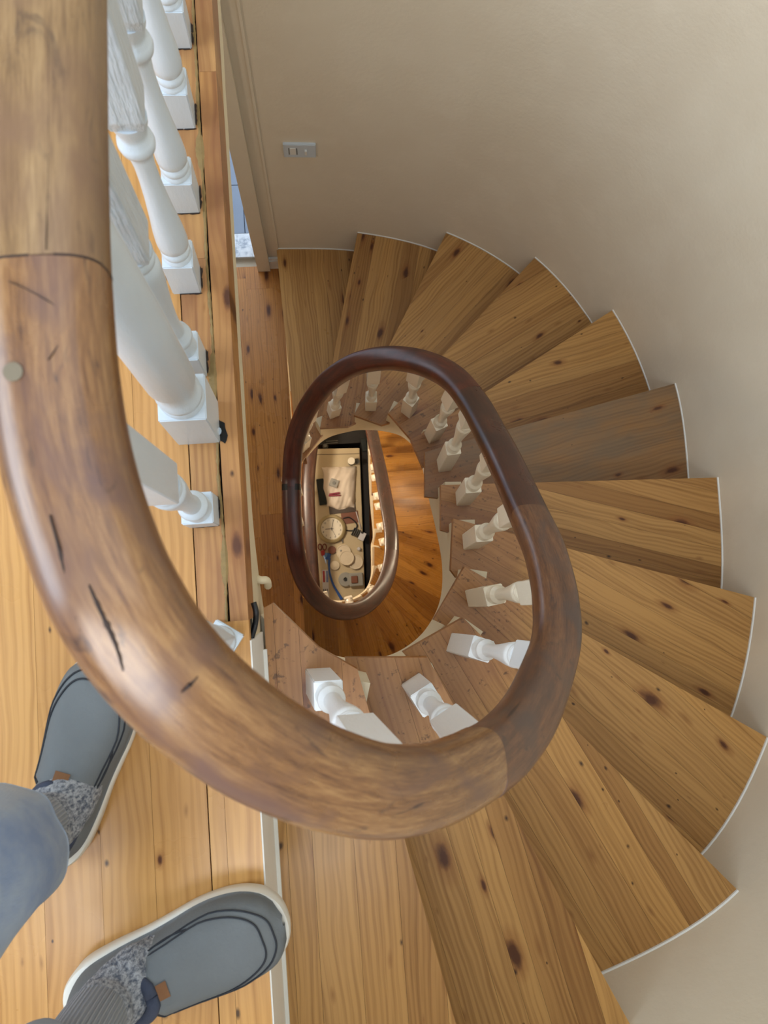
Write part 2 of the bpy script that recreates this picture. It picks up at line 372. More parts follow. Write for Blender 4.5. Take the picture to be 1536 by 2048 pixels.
def boards(poly, ang, widths, z0, z1, mat, parent, name='board', gap=0.0002, start=None, cuts=None, rnd=None):
    """split a plan polygon into boards running along angle ang"""
    rnd = rnd or random.Random(int(abs(poly[0][0]) * 1e4) + 5)
    dx, dy = math.cos(ang), math.sin(ang); nx, ny = -dy, dx
    cs = [nx * p[0] + ny * p[1] for p in poly]; c = (min(cs) if start is None else start); k = 0; out = []
    while c < max(cs):
        wd = widths[k % len(widths)] if isinstance(widths, list) else rnd.uniform(*widths)
        k += 1
        q = clip(clip(poly, nx, ny, c + gap), -nx, -ny, -(c + wd - gap)) if len(poly) > 2 else []
        if len(q) > 2 and parea(q) > 4e-5:
            segs = [q]
            if cuts:
                ls = [dx * p[0] + dy * p[1] for p in q]; l0, l1 = min(ls), max(ls); segs = []; a = l0 - 1; b = l0 + rnd.uniform(*cuts)
                while True:
                    s_ = clip(clip(q, dx, dy, a + gap), -dx, -dy, -(b - gap))
                    if len(s_) > 2 and parea(s_) > 4e-5: segs.append(s_)
                    if b > l1: break
                    a = b; b += rnd.uniform(*cuts)
            for s_ in segs:
                bm = bmesh.new(); add_prism(bm, s_, z0, z1 + rnd.uniform(-0.0002, 0.0002))
                bmesh.ops.remove_doubles(bm, verts=bm.verts, dist=1e-5)
                gx = sum(p[0] for p in s_) / len(s_); gy = sum(p[1] for p in s_) / len(s_)
                out.append(obj(name, bm, mat, parent, frame((gx, gy, z1), ang)))
        c += wd
    return out

# ------------------------------------------------------------------ plan of the stair
r = 0.19
OUT_PX = [(2, 1262, 2052), (3, 1475, 1780), (4, 1535, 1475), (5, 1510, 1195), (6, 1435, 955), (7, 1350, 767), (8, 1225, 620), (9, 1070, 515), (10, 893, 465), (11, 715, 465), (12, 553, 497)]
NO = {k: at(x, y, -k * r) for k, x, y in OUT_PX}           # nosing end at the wall
NO[1] = (0.20, -0.955)
wall_pts = [(-1.75, -1.0), (-1.0, -0.99), (-0.5, -0.985), (-0.1, -0.975), NO[1]] + [NO[k] for k in range(2, 13)]
wp = catmull(wall_pts[3:], 10)
def warc(a, b):
    """wall line between two points that lie on it"""
    ia = min(range(len(wp)), key=lambda i: (wp[i][0] - a[0]) ** 2 + (wp[i][1] - a[1]) ** 2)
    ib = min(range(len(wp)), key=lambda i: (wp[i][0] - b[0]) ** 2 + (wp[i][1] - b[1]) ** 2)
    return wp[min(ia, ib):max(ia, ib) + 1]
ZL = -13 * r; ZLL = -26 * r
LEDGE = at(485, 1030, 0)[0]                                              # landing edge

# ---- walls
def wall(name, pts, z0, z1, th=0.08, mat=None, smooth=True):
    bm = bmesh.new(); n = len(pts); V = []
    for i, p in enumerate(pts):
        a = pts[max(i - 1, 0)]; b = pts[min(i + 1, n - 1)]; dx, dy = b[0] - a[0], b[1] - a[1]; L = math.hypot(dx, dy)
        ox, oy = dy / L * th, -dx / L * th
        V.append([bm.verts.new(q) for q in ((p[0], p[1], z0), (p[0], p[1], z1), (p[0] + ox, p[1] + oy, z1), (p[0] + ox, p[1] + oy, z0))])
    for a, b in zip(V, V[1:]):
        for i in range(4): bm.faces.new((a[i], a[(i + 1) % 4], b[(i + 1) % 4], b[i]))
    bm.faces.new(V[0]); bm.faces.new(V[-1][::-1])
    return tag(obj(name, bm, mat or M['wall'], smooth=smooth, angle=0.6), kind='structure')
YB = NO[12][1] + 0.0                                        # back wall line
flat_x = NO[12][0]
wall('wall_right', wp, ZLL - 0.02, 1.15)
wall('wall_right', [p for p in wp if p[0] > 0.19 or p[1] > 0.5], 1.15, 2.7)
wall('wall_right', [p for p in wp if p[0] < 0.3 and p[1] < 0.5], 2.5, 2.7)
wall('wall_front', [(-1.9, -0.98), (-0.1, -0.975)], ZLL - 0.02, 1.15)
wall('wall_front', [(-1.9, -0.98), (-0.1, -0.975)], 2.5, 2.7)
wall('wall_front', [(-1.9, -0.98), (-1.2, -0.98)], 1.15, 2.5)
w2 = empty('added_fill_window', (-0.5, -1.02, 1.15)); tag(w2, kind='structure')  # unseen window, added as an opening for the front fill light
bm2 = bmesh.new()
for x_ in (-1.18, -0.5, 0.18):
    add = [(x_ - 0.025, -1.05), (x_ + 0.025, -1.05), (x_ + 0.025, -1.0), (x_ - 0.025, -1.0)]; add_prism(bm2, add, 1.15, 2.5)
for z_ in (1.18, 2.47): add_prism(bm2, [(-1.2, -1.05), (0.2, -1.05), (0.2, -1.0), (-1.2, -1.0)], z_ - 0.03, z_ + 0.03)
obj('window_frame', bm2, M['white'], w2)
J1 = at(540, 527, ZL)[0]; J0 = at(515, 527, ZL)[0]          # door casing, right and left side
wall('wall_back', [(flat_x, YB), (J0, YB + 0.005)], ZLL - 0.02, 2.7, 0.10, smooth=False)
wall('wall_back', [(J0 - 0.80, YB + 0.005), (-1.9, YB + 0.005)], ZLL - 0.02, 2.7, 0.10, smooth=False)
wall('wall_back', [(J0, YB + 0.005), (J0 - 0.80, YB + 0.005)], ZL + 2.02, 2.7, 0.10, smooth=False)
wall('wall_back', [(J0, YB + 0.005), (J0 - 0.80, YB + 0.005)], ZLL, ZL - 0.04, 0.10, smooth=False)
wall('trim_1', [(J1, YB - 0.028), (J0, YB - 0.028)], ZL, ZL + 2.1, 0.028, smooth=False)      # door casing
bm = bmesh.new(); add_box(bm, flat_x + 0.0, flat_x + 0.008, YB - 0.008, YB + 0.002, ZL + 0.1, 1.4)
tag(obj('trim_2', bm, M['wall']), kind='structure')
bm = bmesh.new(); add_box(bm, J1, flat_x + 0.004, YB - 0.016, YB, ZL, ZL + 0.085); add_box(bm, J1, flat_x + 0.004, YB - 0.011, YB, ZL + 0.085, ZL + 0.10)
tag(obj('baseboard_back', bm, M['white']), kind='structure')
# left wall with a tall window that lights the landing
XW = -1.9
for y0, y1, z0, z1 in ((-1.0, -0.75, ZLL, 2.7), (1.0, 1.62, ZLL, 2.7), (-0.75, 1.0, ZLL, 0.75), (-0.75, 1.0, 2.45, 2.7)):
    tag(obj('wall_left', box(XW - 0.12, XW, y0, y1, z0, z1), M['wall']), kind='structure')
wn = empty('window_1', (XW - 0.06, 0.125, 0.75)); tag(wn, kind='structure')
bm = bmesh.new()
for y in (-0.73, -0.15, 0.42, 0.98): add_box(bm, XW - 0.08, XW - 0.03, y - 0.025, y + 0.025, 0.75, 2.45)
for z in (0.78, 2.42): add_box(bm, XW - 0.08, XW - 0.03, -0.75, 1.0, z - 0.03, z + 0.03)
obj('window_frame', bm, M['white'], wn)
# ceiling with the roof light above the well
for x0, x1, y0, y1 in ((-2.0, 1.4, -1.1, -0.7), (-2.0, 1.4, 1.3, 1.7), (-2.0, -1.0, -0.7, 1.3), (0.95, 1.4, -0.7, 1.3)):
    tag(obj('ceiling', box(x0, x1, y0, y1, 2.7, 2.8), M['white']), kind='structure')

# ---- upper landing floor
lf = empty('floor', (-0.8, 0.2, 0)); tag(lf, kind='structure')
LY0, LY1 = -0.975, YB
obj('floor_slab', box(XW, LEDGE - 0.004, LY0, LY1, -0.16, -0.02), M['void'], lf)
def ppoly(x0, x1, y0, y1): return [(x0, y0), (x1, y0), (x1, y1), (x0, y1)]
YC = at(498, 1240, 0)[1]                                    # where the straight edge meets the winding treads
# moulded edge boards along the well, then the wide floor planks
boards(ppoly(LEDGE - 0.027, LEDGE, YC, LY1), PI / 2, [0.05], -0.085, 0.0, M['edge'], lf, 'edge_board', cuts=(0.7, 1.1))
boards(ppoly(LEDGE - 0.073, LEDGE - 0.031, YC - 0.0, LY1), PI / 2, [0.05], -0.02, -0.0005, M['edge'], lf, 'edge_board', cuts=(0.5, 0.9))
boards(ppoly(LEDGE - 0.073, LEDGE + 0.0, LY0, YC), PI / 2, [0.05], -0.02, 0.0, M['floor'], lf, 'plank', start=-(LEDGE), cuts=None)
boards(ppoly(XW, LEDGE - 0.0745, LY0, LY1), PI / 2, [0.078, 0.074, 0.080, 0.0755, 0.085, 0.078, 0.074, 0.08], -0.02, 0.0, M['floor'], lf, 'plank', start=-(LEDGE - 0.0745), cuts=(1.3, 2.2))
# dried glue line in the edge joint
bm = bmesh.new(); rr = random.Random(3); y = YC; L_ = []; 
while y < LY1:
    c_ = LEDGE - 0.030 + 0.003 * mnoise.noise(Vector((y * 9, 0, 0))); w_ = 0.0028 + 0.009 * max(0, mnoise.noise(Vector((y * 14, 5, 0)))) + rr.uniform(-0.0012, 0.0012)
    L_.append((bm.verts.new((c_ - w_, y, 0.0002)), bm.verts.new((c_, y, 0.0014)), bm.verts.new((c_ + w_ * 0.5, y, 0.0002)))); y += 0.006
for a, b in zip(L_, L_[1:]):
    bm.faces.new((a[0], a[1], b[1], b[0])); bm.faces.new((a[1], a[2], b[2], b[1]))
bmesh.ops.solidify(bm, geom=bm.faces[:], thickness=0.0015)
obj('glue_line', bm, M['filler'], lf)
# cream fascia below the edge, deeper towards the corner
bm = bmesh.new(); V = []
for i in range(40):
    y = YC - 0.03 + (LY1 - YC + 0.03) * i / 39
    zb = -0.165 - 0.14 * math.exp(-(y - YC) / 0.09) + 0.004 * math.sin(i * 1.7)
    V.append([bm.verts.new(q) for q in ((LEDGE - 0.002, y, -0.085), (LEDGE - 0.002 - 0.001, y, zb), (LEDGE - 0.02, y, zb), (LEDGE - 0.02, y, -0.085))])
for a, b in zip(V, V[1:]):
    for i in range(4): bm.faces.new((a[i], a[(i + 1) % 4], b[(i + 1) % 4], b[i]))
bm.faces.new(V[0]); bm.faces.new(V[-1][::-1])
obj('fascia', bm, M['cream'], lf)
# white riser from the landing down to the first tread
rs = box(LEDGE - 0.016, LEDGE + 0.002, LY0, YC - 0.03, -r, -0.001); obj('riser', rs, M['white'], lf)
bd = box(LEDGE + 0.002, LEDGE + 0.008, LY0, YC - 0.06, -r, -r + 0.012); obj('bead', bd, M['white'], lf)

# ---- the two flights
def wall_line(a, b, k):
    return warc(a, b)
INNER = {  # tread: (inner back corner px, [points between], inner nosing corner px)
    1: [(527, 1216), (545, 1206), (638, 1296), (715, 1339)],
    2: [(690, 1316), (855, 1315)],
    3: [(806, 1305), (927, 1236)],
    4: [(868, 1240), (930, 1133)],
    5: [(902, 1140), (907, 1037)],
    6: [(882, 1060), (882, 970)],
    7: [(850, 993), (850, 904)],
    8: [(846, 935), (822, 880)],
    9: [(822, 878), (777, 826)],
    10: [(764, 850), (708, 830)],
    11: [(696, 853), (640, 856)],
    12: [(640, 876), (597, 932)]}
TH = 0.032
def unit(a, b):
    dx, dy = b[0] - a[0], b[1] - a[1]; L = math.hypot(dx, dy); return (dx / L, dy / L)
def build_tread(stair, z, inner, o_nose, o_back, arc, ang, mat, widths, extra=None, name='tread', prev=None):
    """inner: plan points from the back corner to the nosing corner"""
    ib, inn = inner[0], inner[-1]
    bx, by = unit(inn, ib) if len(inner) == 2 else unit(inner[-1], inner[-2])
    du = unit(ib, o_back); px_, py_ = -du[1], du[0]
    if (ib[0] - inn[0]) * px_ + (ib[1] - inn[1]) * py_ < 0: px_, py_ = -px_, -py_
    e = 0.028 if extra is None else extra
    ib2 = (ib[0] + bx * e, ib[1] + by * e) if e else ib
    if prev is not None:
        pu = unit(prev[0], o_back); qx, qy = -pu[1], pu[0]
        if (ib[0] - inn[0]) * qx + (ib[1] - inn[1]) * qy < 0: qx, qy = -qx, -qy
        ib2 = (prev[0][0] + pu[0] * 0.03 + qx * 0.022, prev[0][1] + pu[1] * 0.03 + qy * 0.022)
    ob2 = (o_back[0] + px_ * e, o_back[1] + py_ * e)
    poly = [ib2] + ([ib] if prev is not None else []) + list(inner[1:]) + [o_nose] + arc[::-1] + [ob2]
    q = []
    for p in poly:
        if not q or math.hypot(p[0] - q[-1][0], p[1] - q[-1][1]) > 0.003: q.append(p)
    poly = q
    bm = bmesh.new(); add_prism(bm, poly, z - TH, z - 0.009)
    tr = obj(name, bm, M['riser'], stair, frame((inn[0], inn[1], z)))
    boards(poly, ang, widths, z - 0.0089, z, mat, tr)
    return poly
def riser_board(stair, a, b, z0, z1, inset=0.022, side=None):
    d = unit(a, b); nx, ny = -d[1], d[0]
    if nx * side[0] + ny * side[1] < 0: nx, ny = -nx, -ny
    a2 = (a[0] + nx * inset + d[0] * 0.035, a[1] + ny * inset + d[1] * 0.035); b2 = (b[0] + nx * inset, b[1] + ny * inset)
    a3 = (a2[0] + nx * 0.016, a2[1] + ny * 0.016); b3 = (b2[0] + nx * 0.016, b2[1] + ny * 0.016)
    bm = bmesh.new(); add_prism(bm, [a2, b2, b3, a3], z0, z1); obj('riser', bm, M['riser'], stair)

st = empty('staircase', (0.9, -0.4, -0.6), label='winding pine staircase curling down from the upper landing round the open well', cat='staircase')
pol1 = {}; INP = {}
for k in range(1, 13):
    z = -k * r; inn = [at(x, y, z) for x, y in INNER[k]]; INP[k] = inn
    o_n = NO[k]; o_b = NO[k - 1] if k > 1 else (LEDGE, -0.975)
    if k == 12: arc = [NO[12], NO[11]]; 
    arc = warc(o_n, o_b) if k > 1 else [NO[1]]
    # boards follow the back edge of the tread, the grey worn one its own nosing
    bd_ = unit(inn[0], o_b); nd_ = unit(inn[-1], o_n)
    ang = math.atan2(nd_[1], nd_[0]) if k in (7,) else math.atan2(bd_[1], bd_[0])
    if k in (11, 12): ang = math.atan2(nd_[1], nd_[0])
    if k == 1: ang = PI / 2
    arcl = list(arc)
    if len(arcl) > 1 and math.hypot(arcl[-1][0] - o_n[0], arcl[-1][1] - o_n[1]) > math.hypot(arcl[0][0] - o_n[0], arcl[0][1] - o_n[1]): pass
    else: arcl = arcl
    arcd = sorted(arcl, key=lambda p: -math.hypot(p[0] - o_n[0], p[1] - o_n[1]))
    if k == 1: arcd = []
    wd = {7: [0.5], 8: [0.034, 0.055, 0.04, 0.047, 0.036, 0.05]}.get(k, (0.038, 0.075))
    pol1[k] = build_tread(st, z, inn, o_n, o_b, arcd, ang, M['tread_grey'] if k == 7 else M['tread'], wd, extra=(0.0 if k == 1 else None), prev=([INP[k - 1][-1]] if k > 1 else None))
    nk = INP[k][-1]; side = (INP[k][0][0] - nk[0], INP[k][0][1] - nk[1])
    riser_board(st, nk, o_n, z - r, z - TH, side=side)

# white bead where treads meet the wall
def bead_arc(arc, z, cx=0.1, cy=0.3, wd=0.003, hh=0.007):
    bm = bmesh.new(); V = []; n = len(arc)
    for i, p in enumerate(arc):
        a = arc[max(i - 1, 0)]; b = arc[min(i + 1, n - 1)]; d = unit(a, b); nx, ny = -d[1], d[0]
        if nx * (cx - p[0]) + ny * (cy - p[1]) < 0: nx, ny = -nx, -ny
        V.append([bm.verts.new(q) for q in ((p[0], p[1], z), (p[0], p[1], z + hh), (p[0] + nx * wd, p[1] + ny * wd, z + hh * 0.7), (p[0] + nx * wd, p[1] + ny * wd, z))])
    for a, b in zip(V, V[1:]):
        for i in range(4): bm.faces.new((a[i], a[(i + 1) % 4], b[(i + 1) % 4], b[i]))
    bm.faces.new(V[0]); bm.faces.new(V[-1][::-1]); return bm
for k in range(2, 13):
    a = warc(NO[k], NO[k - 1])
    if len(a) > 1: obj('wall_bead', bead_arc(a, -k * r), M['white'], st)
obj('wall_bead', bead_arc([(LEDGE, -0.975), (0.05, -0.968), NO[1]], -r), M['white'], st)

# inner string: a curved cream face that steps under the treads
SIL = [(503, 1130, -.27), (520, 1205, -.32), (560, 1250, -.38), (600, 1281, -.43), (640, 1302, -.48), (690, 1315, -.56), (740, 1319, -.65), (800, 1301, -.80), (850, 1260, -.98), (880, 1200, -1.13), (884, 1130, -1.27), (872, 1060, -1.42),
       (858, 1000, -1.56), (850, 960, -1.66), (835, 905, -1.83), (805, 874, -1.98), (770, 863, -2.10), (735, 860, -2.2), (700, 863, -2.29), (650, 879, -2.42), (612, 917, -2.56), (594, 945, -2.63), (586, 975, -2.63)]
def string_mesh(sil, treads, z_first, zmin, th=0.05):
    """treads: list of (back line through 2 plan points...) given as polygons with heights"""
    path = catmull([at3(*s_) for s_ in sil], 6) if len(sil[0]) == 3 and sil[0][0] > 50 else catmull(sil, 6)
    P = [Vector(p) for p in path]; bm = bmesh.new(); V = []
    n = len(P)
    for i, p in enumerate(P):
        d = P[min(i + 1, n - 1)] - P[max(i - 1, 0)]; L = math.hypot(d.x, d.y); o = Vector((-d.y / L, d.x / L, 0))
        # the well is on the left when descending, so outward is to the right
        o = -o
        # height: highest tread underside over a point a little outward
        q = p + o * 0.015; best = None
        for k, poly in treads.items():
            # test against nosing half-plane
            a = poly['in']; b = poly['on']; side = poly['side']
            nx, ny = -(b[1] - a[1]), b[0] - a[0]
            if nx * side[0] + ny * side[1] < 0: nx, ny = -nx, -ny
            if nx * (q.x - a[0]) + ny * (q.y - a[1]) >= 0 and (poly['guard'](q)):
                best = k if best is None else min(best, k)
        zt = treads[best]['z'] - 0.0332 if best is not None else z_first(p)
        V.append((p, o, zt))
    rings = []
    for i, (p, o, zt) in enumerate(V):
        if i and abs(zt - V[i - 1][2]) > 0.03:
            rings.append((p, o, V[i - 1][2]))
        rings.append((p, o, zt))
    vv = []
    for p, o, zt in rings:
        zt = max(zt, p.z + 0.02)
        vv.append([bm.verts.new(q) for q in (p, Vector((p.x, p.y, zt)), Vector((p.x, p.y, zt)) + o * th, p + o * th)])
    for a, b in zip(vv, vv[1:]):
        for i in range(4):
            try: bm.faces.new((a[i], a[(i + 1) % 4], b[(i + 1) % 4], b[i]))
            except ValueError: pass
    bm.faces.new(vv[0]); bm.faces.new(vv[-1][::-1]); return bm
def tdict(INPx, NOx, z_of, ks):
    D = {}
    for k in ks:
        a = INPx[k][-1]; b = NOx[k]; side = (INPx[k][0][0] - a[0], INPx[k][0][1] - a[1]); 
        ux, uy = unit(a, b)
        D[k] = dict(z=z_of(k), side=side, **{'in': a, 'on': b}, guard=(lambda q, a=a, ux=ux, uy=uy: (q.x - a[0]) * ux + (q.y - a[1]) * uy > -0.22))
    return D
obj('inner_string', string_mesh(SIL, tdict(INP, NO, lambda k: -k * r, range(1, 13)), lambda p: -0.03 - r if p.y < 0.1 else ZL + 0.0, 0), M['cream'], st, smooth=True, angle=0.5)

# lower flight: winders, then a straight run
st2 = empty('staircase', (0.9, -0.4, ZL - 0.6), label='lower pine staircase glowing orange, seen down through the open well', cat='staircase')
INL = {1: [(LEDGE - 0.01, -0.08), (-0.06, -0.10), (0.04, -0.135)], 2: [(0.03, -0.125), (0.165, -0.115)], 3: [(0.12, -0.125), (0.245, -0.055)], 4: [(0.215, -0.075), (0.275, 0.05)], 5: [(0.27, 0.03), (0.283, 0.18)]}
NOL = {1: NO[1], 2: NO[2], 3: NO[3], 4: NO[4], 5: NO[5]}
ysn = {6: (1062, 0.285), 7: (997, 0.27), 8: (942, 0.255), 9: (893, 0.24)}
yl = {}
for k, (py, xi) in ysn.items(): yl[k] = at(800, py, ZL - k * r)[1]
yl[10] = yl[9] + 0.2; yl[11] = yl[10] + 0.2; yl[12] = yl[11] + 0.15
yl[5] = 0.20
xin = {5: 0.283}
for k, px6 in ((6, 752), (7, 746), (8, 743), (9, 741)): xin[k] = at(px6, ysn[k][0], ZL - k * r)[0]
for k in (10, 11, 12): xin[k] = 2 * xin[k - 1] - xin[k - 2]
for k in range(6, 13):
    if yl[k] < YB - 0.02:
        INL[k] = [(xin[k - 1], yl[k - 1] - 0.02), (xin[k], yl[k])]
    xo = min((wp[i] for i in range(len(wp)) if wp[i][0] > 0.1 and wp[i][1] > 0.1), key=lambda p: abs(p[1] - yl[k]))[0]
    NOL[k] = (xo, yl[k])
for k in sorted(INL):
    z = ZL - k * r; inn = INL[k]; o_n = NOL[k]; o_b = NOL[k - 1] if k > 1 else (LEDGE, -0.97)
    arc = []
    if 1 < k < 6: arc = sorted(warc(o_n, o_b), key=lambda p: -math.hypot(p[0] - o_n[0], p[1] - o_n[1]))
    nd_ = unit(inn[-1], o_n); bd_ = unit(inn[0], o_b)
    ang = 0.0 if k > 6 else (PI / 2 if k == 1 else math.atan2(bd_[1], bd_[0]))
    build_tread(st2, z, inn, o_n, o_b, arc, ang, M['tread_low'], (0.05, 0.09))
    riser_board(st2, inn[-1], o_n, z - r, z - TH, side=(inn[0][0] - inn[-1][0], inn[0][1] - inn[-1][1]))
WL = [(-0.135, 1.3, ZL - 0.14), (-0.135, 0.9, ZL - 0.14), (-0.135, 0.5, ZL - 0.14), (-0.135, 0.2, ZL - 0.15), (-0.13, 0.05, ZL - 0.2), (-0.10, -0.04, ZL - 0.3), (-0.04, -0.09, ZL - 0.4), (0.04, -0.115, ZL - 0.52), (0.12, -0.11, ZL - 0.65), (0.20, -0.07, ZL - 0.8), (0.245, 0.0, ZL - 0.95), (0.265, 0.1, ZL - 1.12)] + [(xin[k] - 0.010, yl[k], ZL - k * r - 0.20) for k in range(5, 13) if yl[k] < YB]
INPL = {k: v for k, v in INL.items()}
obj('inner_string', string_mesh([Vector(p) for p in WL], tdict(INPL, NOL, lambda k: ZL - k * r, sorted(INL)), lambda p: ZL - 0.02 if p.x < 0.0 else ZL - 0.04, 0), M['cream'], st2, smooth=True, angle=0.5)

# ---- lower landing floor
lo = empty('floor', (-0.6, 0.2, ZL)); tag(lo, kind='structure')
XE = -0.135
fl_poly = [(XW, -0.97), (LEDGE - 0.02, -0.97), (LEDGE - 0.02, -0.1), (XE, 0.0), (XE, YB), (XW, YB)]
obj('floor_slab', box(XW, XE - 0.01, -0.97, YB, ZL - 0.14, ZL - 0.02), M['void'], lo)
e12 = [INP[12][-1], NO[12]]
boards([(XW, -0.97), (XE, -0.97), (XE, YB), (XW, YB)], PI / 2, [0.04, 0.135, 0.14, 0.13, 0.145], ZL - 0.02, ZL, M['lowfloor'], lo, 'plank', start=-XE, cuts=(0.9, 1.6))
# tiled room behind the doorway
tl = empty('floor', (J0 - 0.4, YB + 1.0, ZL)); tag(tl, kind='structure')
obj('tile_bed', box(J0 - 1.6, J0 + 0.5, YB + 0.10, YB + 1.7, ZL - 0.03, ZL - 0.006), M['joint'], tl)
ty = at(490, 468, ZL)[1]
tx = at(488, 430, ZL)[0]
for i in range(-5, 4):
    for j in range(0, 6):
        x0 = tx + i * 0.25; y0 = ty + 0.004 + j * 0.25
        if x0 + 0.25 > J0 + 0.5: continue
        bm = bmesh.new(); add_box(bm, x0 + 0.002, x0 + 0.248, y0, y0 + 0.246, ZL - 0.006, ZL + 0.002); obj('tile', bm, M['tile'], tl)
tag(obj('trim_3', box(J0 - 0.81, J0 + 0.0, at(490, 515, ZL)[1], ty, ZL - 0.01, ZL + 0.006), M['marble']), kind='structure')
# ground floor
gf = empty('floor', (0.0, 0.2, ZLL)); tag(gf, kind='structure')
obj('floor_slab', box(XW, 1.4, -1.0, 1.7, ZLL - 0.05, ZLL - 0.02), M['void'], gf)
boards([(XW, -0.97), (1.3, -0.97), (1.3, YB), (XW, YB)], PI / 2, [0.16], ZLL - 0.02, ZLL, M['lowfloor'], gf, 'plank')

# ------------------------------------------------------------------ handrail
RAIL0 = [(52, -420, .70), (52, -100, .70), (52, 200, .70), (54, 420, .70), (60, 560, .70), (72, 720, .70), (98, 890, .70), (141, 1045, .70), (206, 1200, .70), (305, 1345, .685), (425, 1457, .66), (562, 1545, .625), (700, 1597, .575), (830, 1608, .515), (950, 1570, .43), (1045, 1498, .315), (1103, 1400, .19), (1129, 1290, .05), (1126, 1190, -.04), (1105, 1105, -.13), (1073, 1028, -.22), (1035, 948, -.35), (992, 862, -.50), (953, 795, -.66), (908, 745, -.80), (850, 716, -.93), (790, 707, -1.07), (730, 714, -1.20), (682, 736, -1.32), (638, 775, -1.45), (605, 830, -1.60), (587, 890, -1.70), (582, 960, -1.75)]
RAIL1 = [(582, 960, -1.75), (584, 1035, -1.755), (592, 1110, -1.77), (612, 1168, -1.83), (648, 1210, -1.93), (690, 1224, -2.05), (732, 1212, -2.18), (766, 1175, -2.33), (782, 1125, -2.48), (784, 1070, -2.63), (775, 1010, -2.82), (764, 950, -3.0), (752, 895, -3.18), (742, 850, -3.36), (731, 800, -3.55)]
def shift(pts, dz): return [at3(x, y, z + dz) for x, y, z in pts]
RH = 0.056; RW = 0.073
prof = []
for i in range(24):
    a = 2 * PI * i / 24; c, s_ = math.cos(a), math.sin(a)
    e = 0.72 if s_ > 0 else 0.6
    prof.append((RW / 2 * math.copysign(abs(c) ** e, c), RH / 2 * math.copysign(abs(s_) ** e, s_) - RH / 2))
hr = empty('handrail', (-0.16, 0.3, 0.68), label='continuous curved wooden handrail winding down round the stairwell', cat='handrail')
full = catmull(shift(RAIL0, 0.0), 8)[:-1] + catmull(shift(RAIL1, 0.0), 8)
def idx(px, py):
    best = None
    for i, p in enumerate(full):
        q = Vector(p) - Vector((0, 0, H)); c = Vector((q.x * ex.x + q.y * ey.x - q.z * nd.x, q.x * ex.y + q.y * ey.y - q.z * nd.y, q.x * ex.z + q.y * ey.z - q.z * nd.z))
        u, v = PCX + F * c.x / c.z, PCY + F * c.y / c.z; d = (u - px) ** 2 + (v - py) ** 2
        if best is None or d < best[0]: best = (d, i)
    return best[1]
cuts_ = [0, idx(66, 515), idx(1015, 1528), idx(1065, 1003), idx(940, 775), idx(582, 975), idx(782, 1100), len(full) - 1]
mats = ['rail_a', 'rail_b', 'rail_c', 'rail_d', 'rail_e', 'rail_e', 'rail_d']
labs = ['pale worn straight length', 'brown curved length with dark scratches', 'scuffed brown curved length', 'dark mahogany straight length', None, None, None]
u = 0.0
for a, b, m_, lb in zip(cuts_, cuts_[1:], mats, labs):
    bmr, u = sweep(full[a:b + 1], prof, u0=u + 0.7)
    o = obj('rail_section', bmr, M[m_], hr, smooth=True, angle=0.9)
    if lb: o['label'] = lb
i = cuts_[5]; p = Vector(full[i]); d = (Vector(full[i + 1]) - Vector(full[i - 1]))
bmr, _ = sweep([p - d.normalized() * 0.012, p + d.normalized() * 0.012], [(x * 1.02, y * 1.02) for x, y in prof]); obj('joint_ring', bmr, M['black'], hr, smooth=True, angle=0.6)
# drying cracks and gouges in the worn rail near the camera
def rail_z(px, py):
    i = idx(px, py); c = Vector(full[i]); z = c.z
    for _ in range(3):
        q = at3(px, py, z); j = min(range(max(0, i - 30), min(len(full), i + 30)), key=lambda m_: (full[m_][0] - q.x) ** 2 + (full[m_][1] - q.y) ** 2)
        o_ = math.hypot(full[j][0] - q.x, full[j][1] - q.y); k_ = min(0.96, o_ / (RW / 2))
        z = full[j][2] - RH / 2 + RH / 2 * (1 - k_ ** (1 / 0.72 * 1.0 + 0.6)) ** 0.36 if k_ > 0.3 else full[j][2]
    return at3(px, py, z)
CR = [([(100, 1030), (122, 1110), (140, 1190), (163, 1270)], 5), ([(178, 1170), (205, 1230), (232, 1290), (250, 1355)], 6), ([(262, 1010), (275, 1070), (292, 1130), (300, 1170)], 4), ([(150, 605), (146, 650), (118, 690), (96, 720)], 3.2),
      ([(398, 1348), (380, 1370), (362, 1386)], 5), ([(0, 556), (60, 582), (130, 625), (190, 680)], 0.9), ([(98, 20), (98, 190), (97, 330), (92, 500)], 1.1), ([(208, 900), (222, 960), (232, 1040)], 2.2)]
for pts_, w_ in CR:
    pp = catmull([(float(a), float(b)) for a, b in pts_], 6); bm = bmesh.new(); P3 = [rail_z(*p_) for p_ in pp]; V = []
    for i_, p_ in enumerate(P3):
        d_ = (P3[min(i_ + 1, len(P3) - 1)] - P3[max(i_ - 1, 0)]).normalized(); sd_ = d_.cross(Vector((0, 0, 1))).normalized(); f_ = i_ / (len(P3) - 1)
        hw = w_ * 0.00028 * max(0.08, math.sin(PI * min(1, f_ * 0.85 + 0.12))) * (0.8 + 0.4 * mnoise.noise(Vector((i_ * 0.7, w_, 0))))
        V.append([bm.verts.new(p_ + sd_ * hw + Vector((0, 0, .0004))), bm.verts.new(p_ + Vector((0, 0, .0008))), bm.verts.new(p_ - sd_ * hw + Vector((0, 0, .0004))), bm.verts.new(p_ - Vector((0, 0, .002)))])
    for a, b in zip(V, V[1:]):
        for i_ in range(4): bm.faces.new((a[i_], a[(i_ + 1) % 4], b[(i_ + 1) % 4], b[i_]))
    obj('crack', bm, M['grime'], hr)
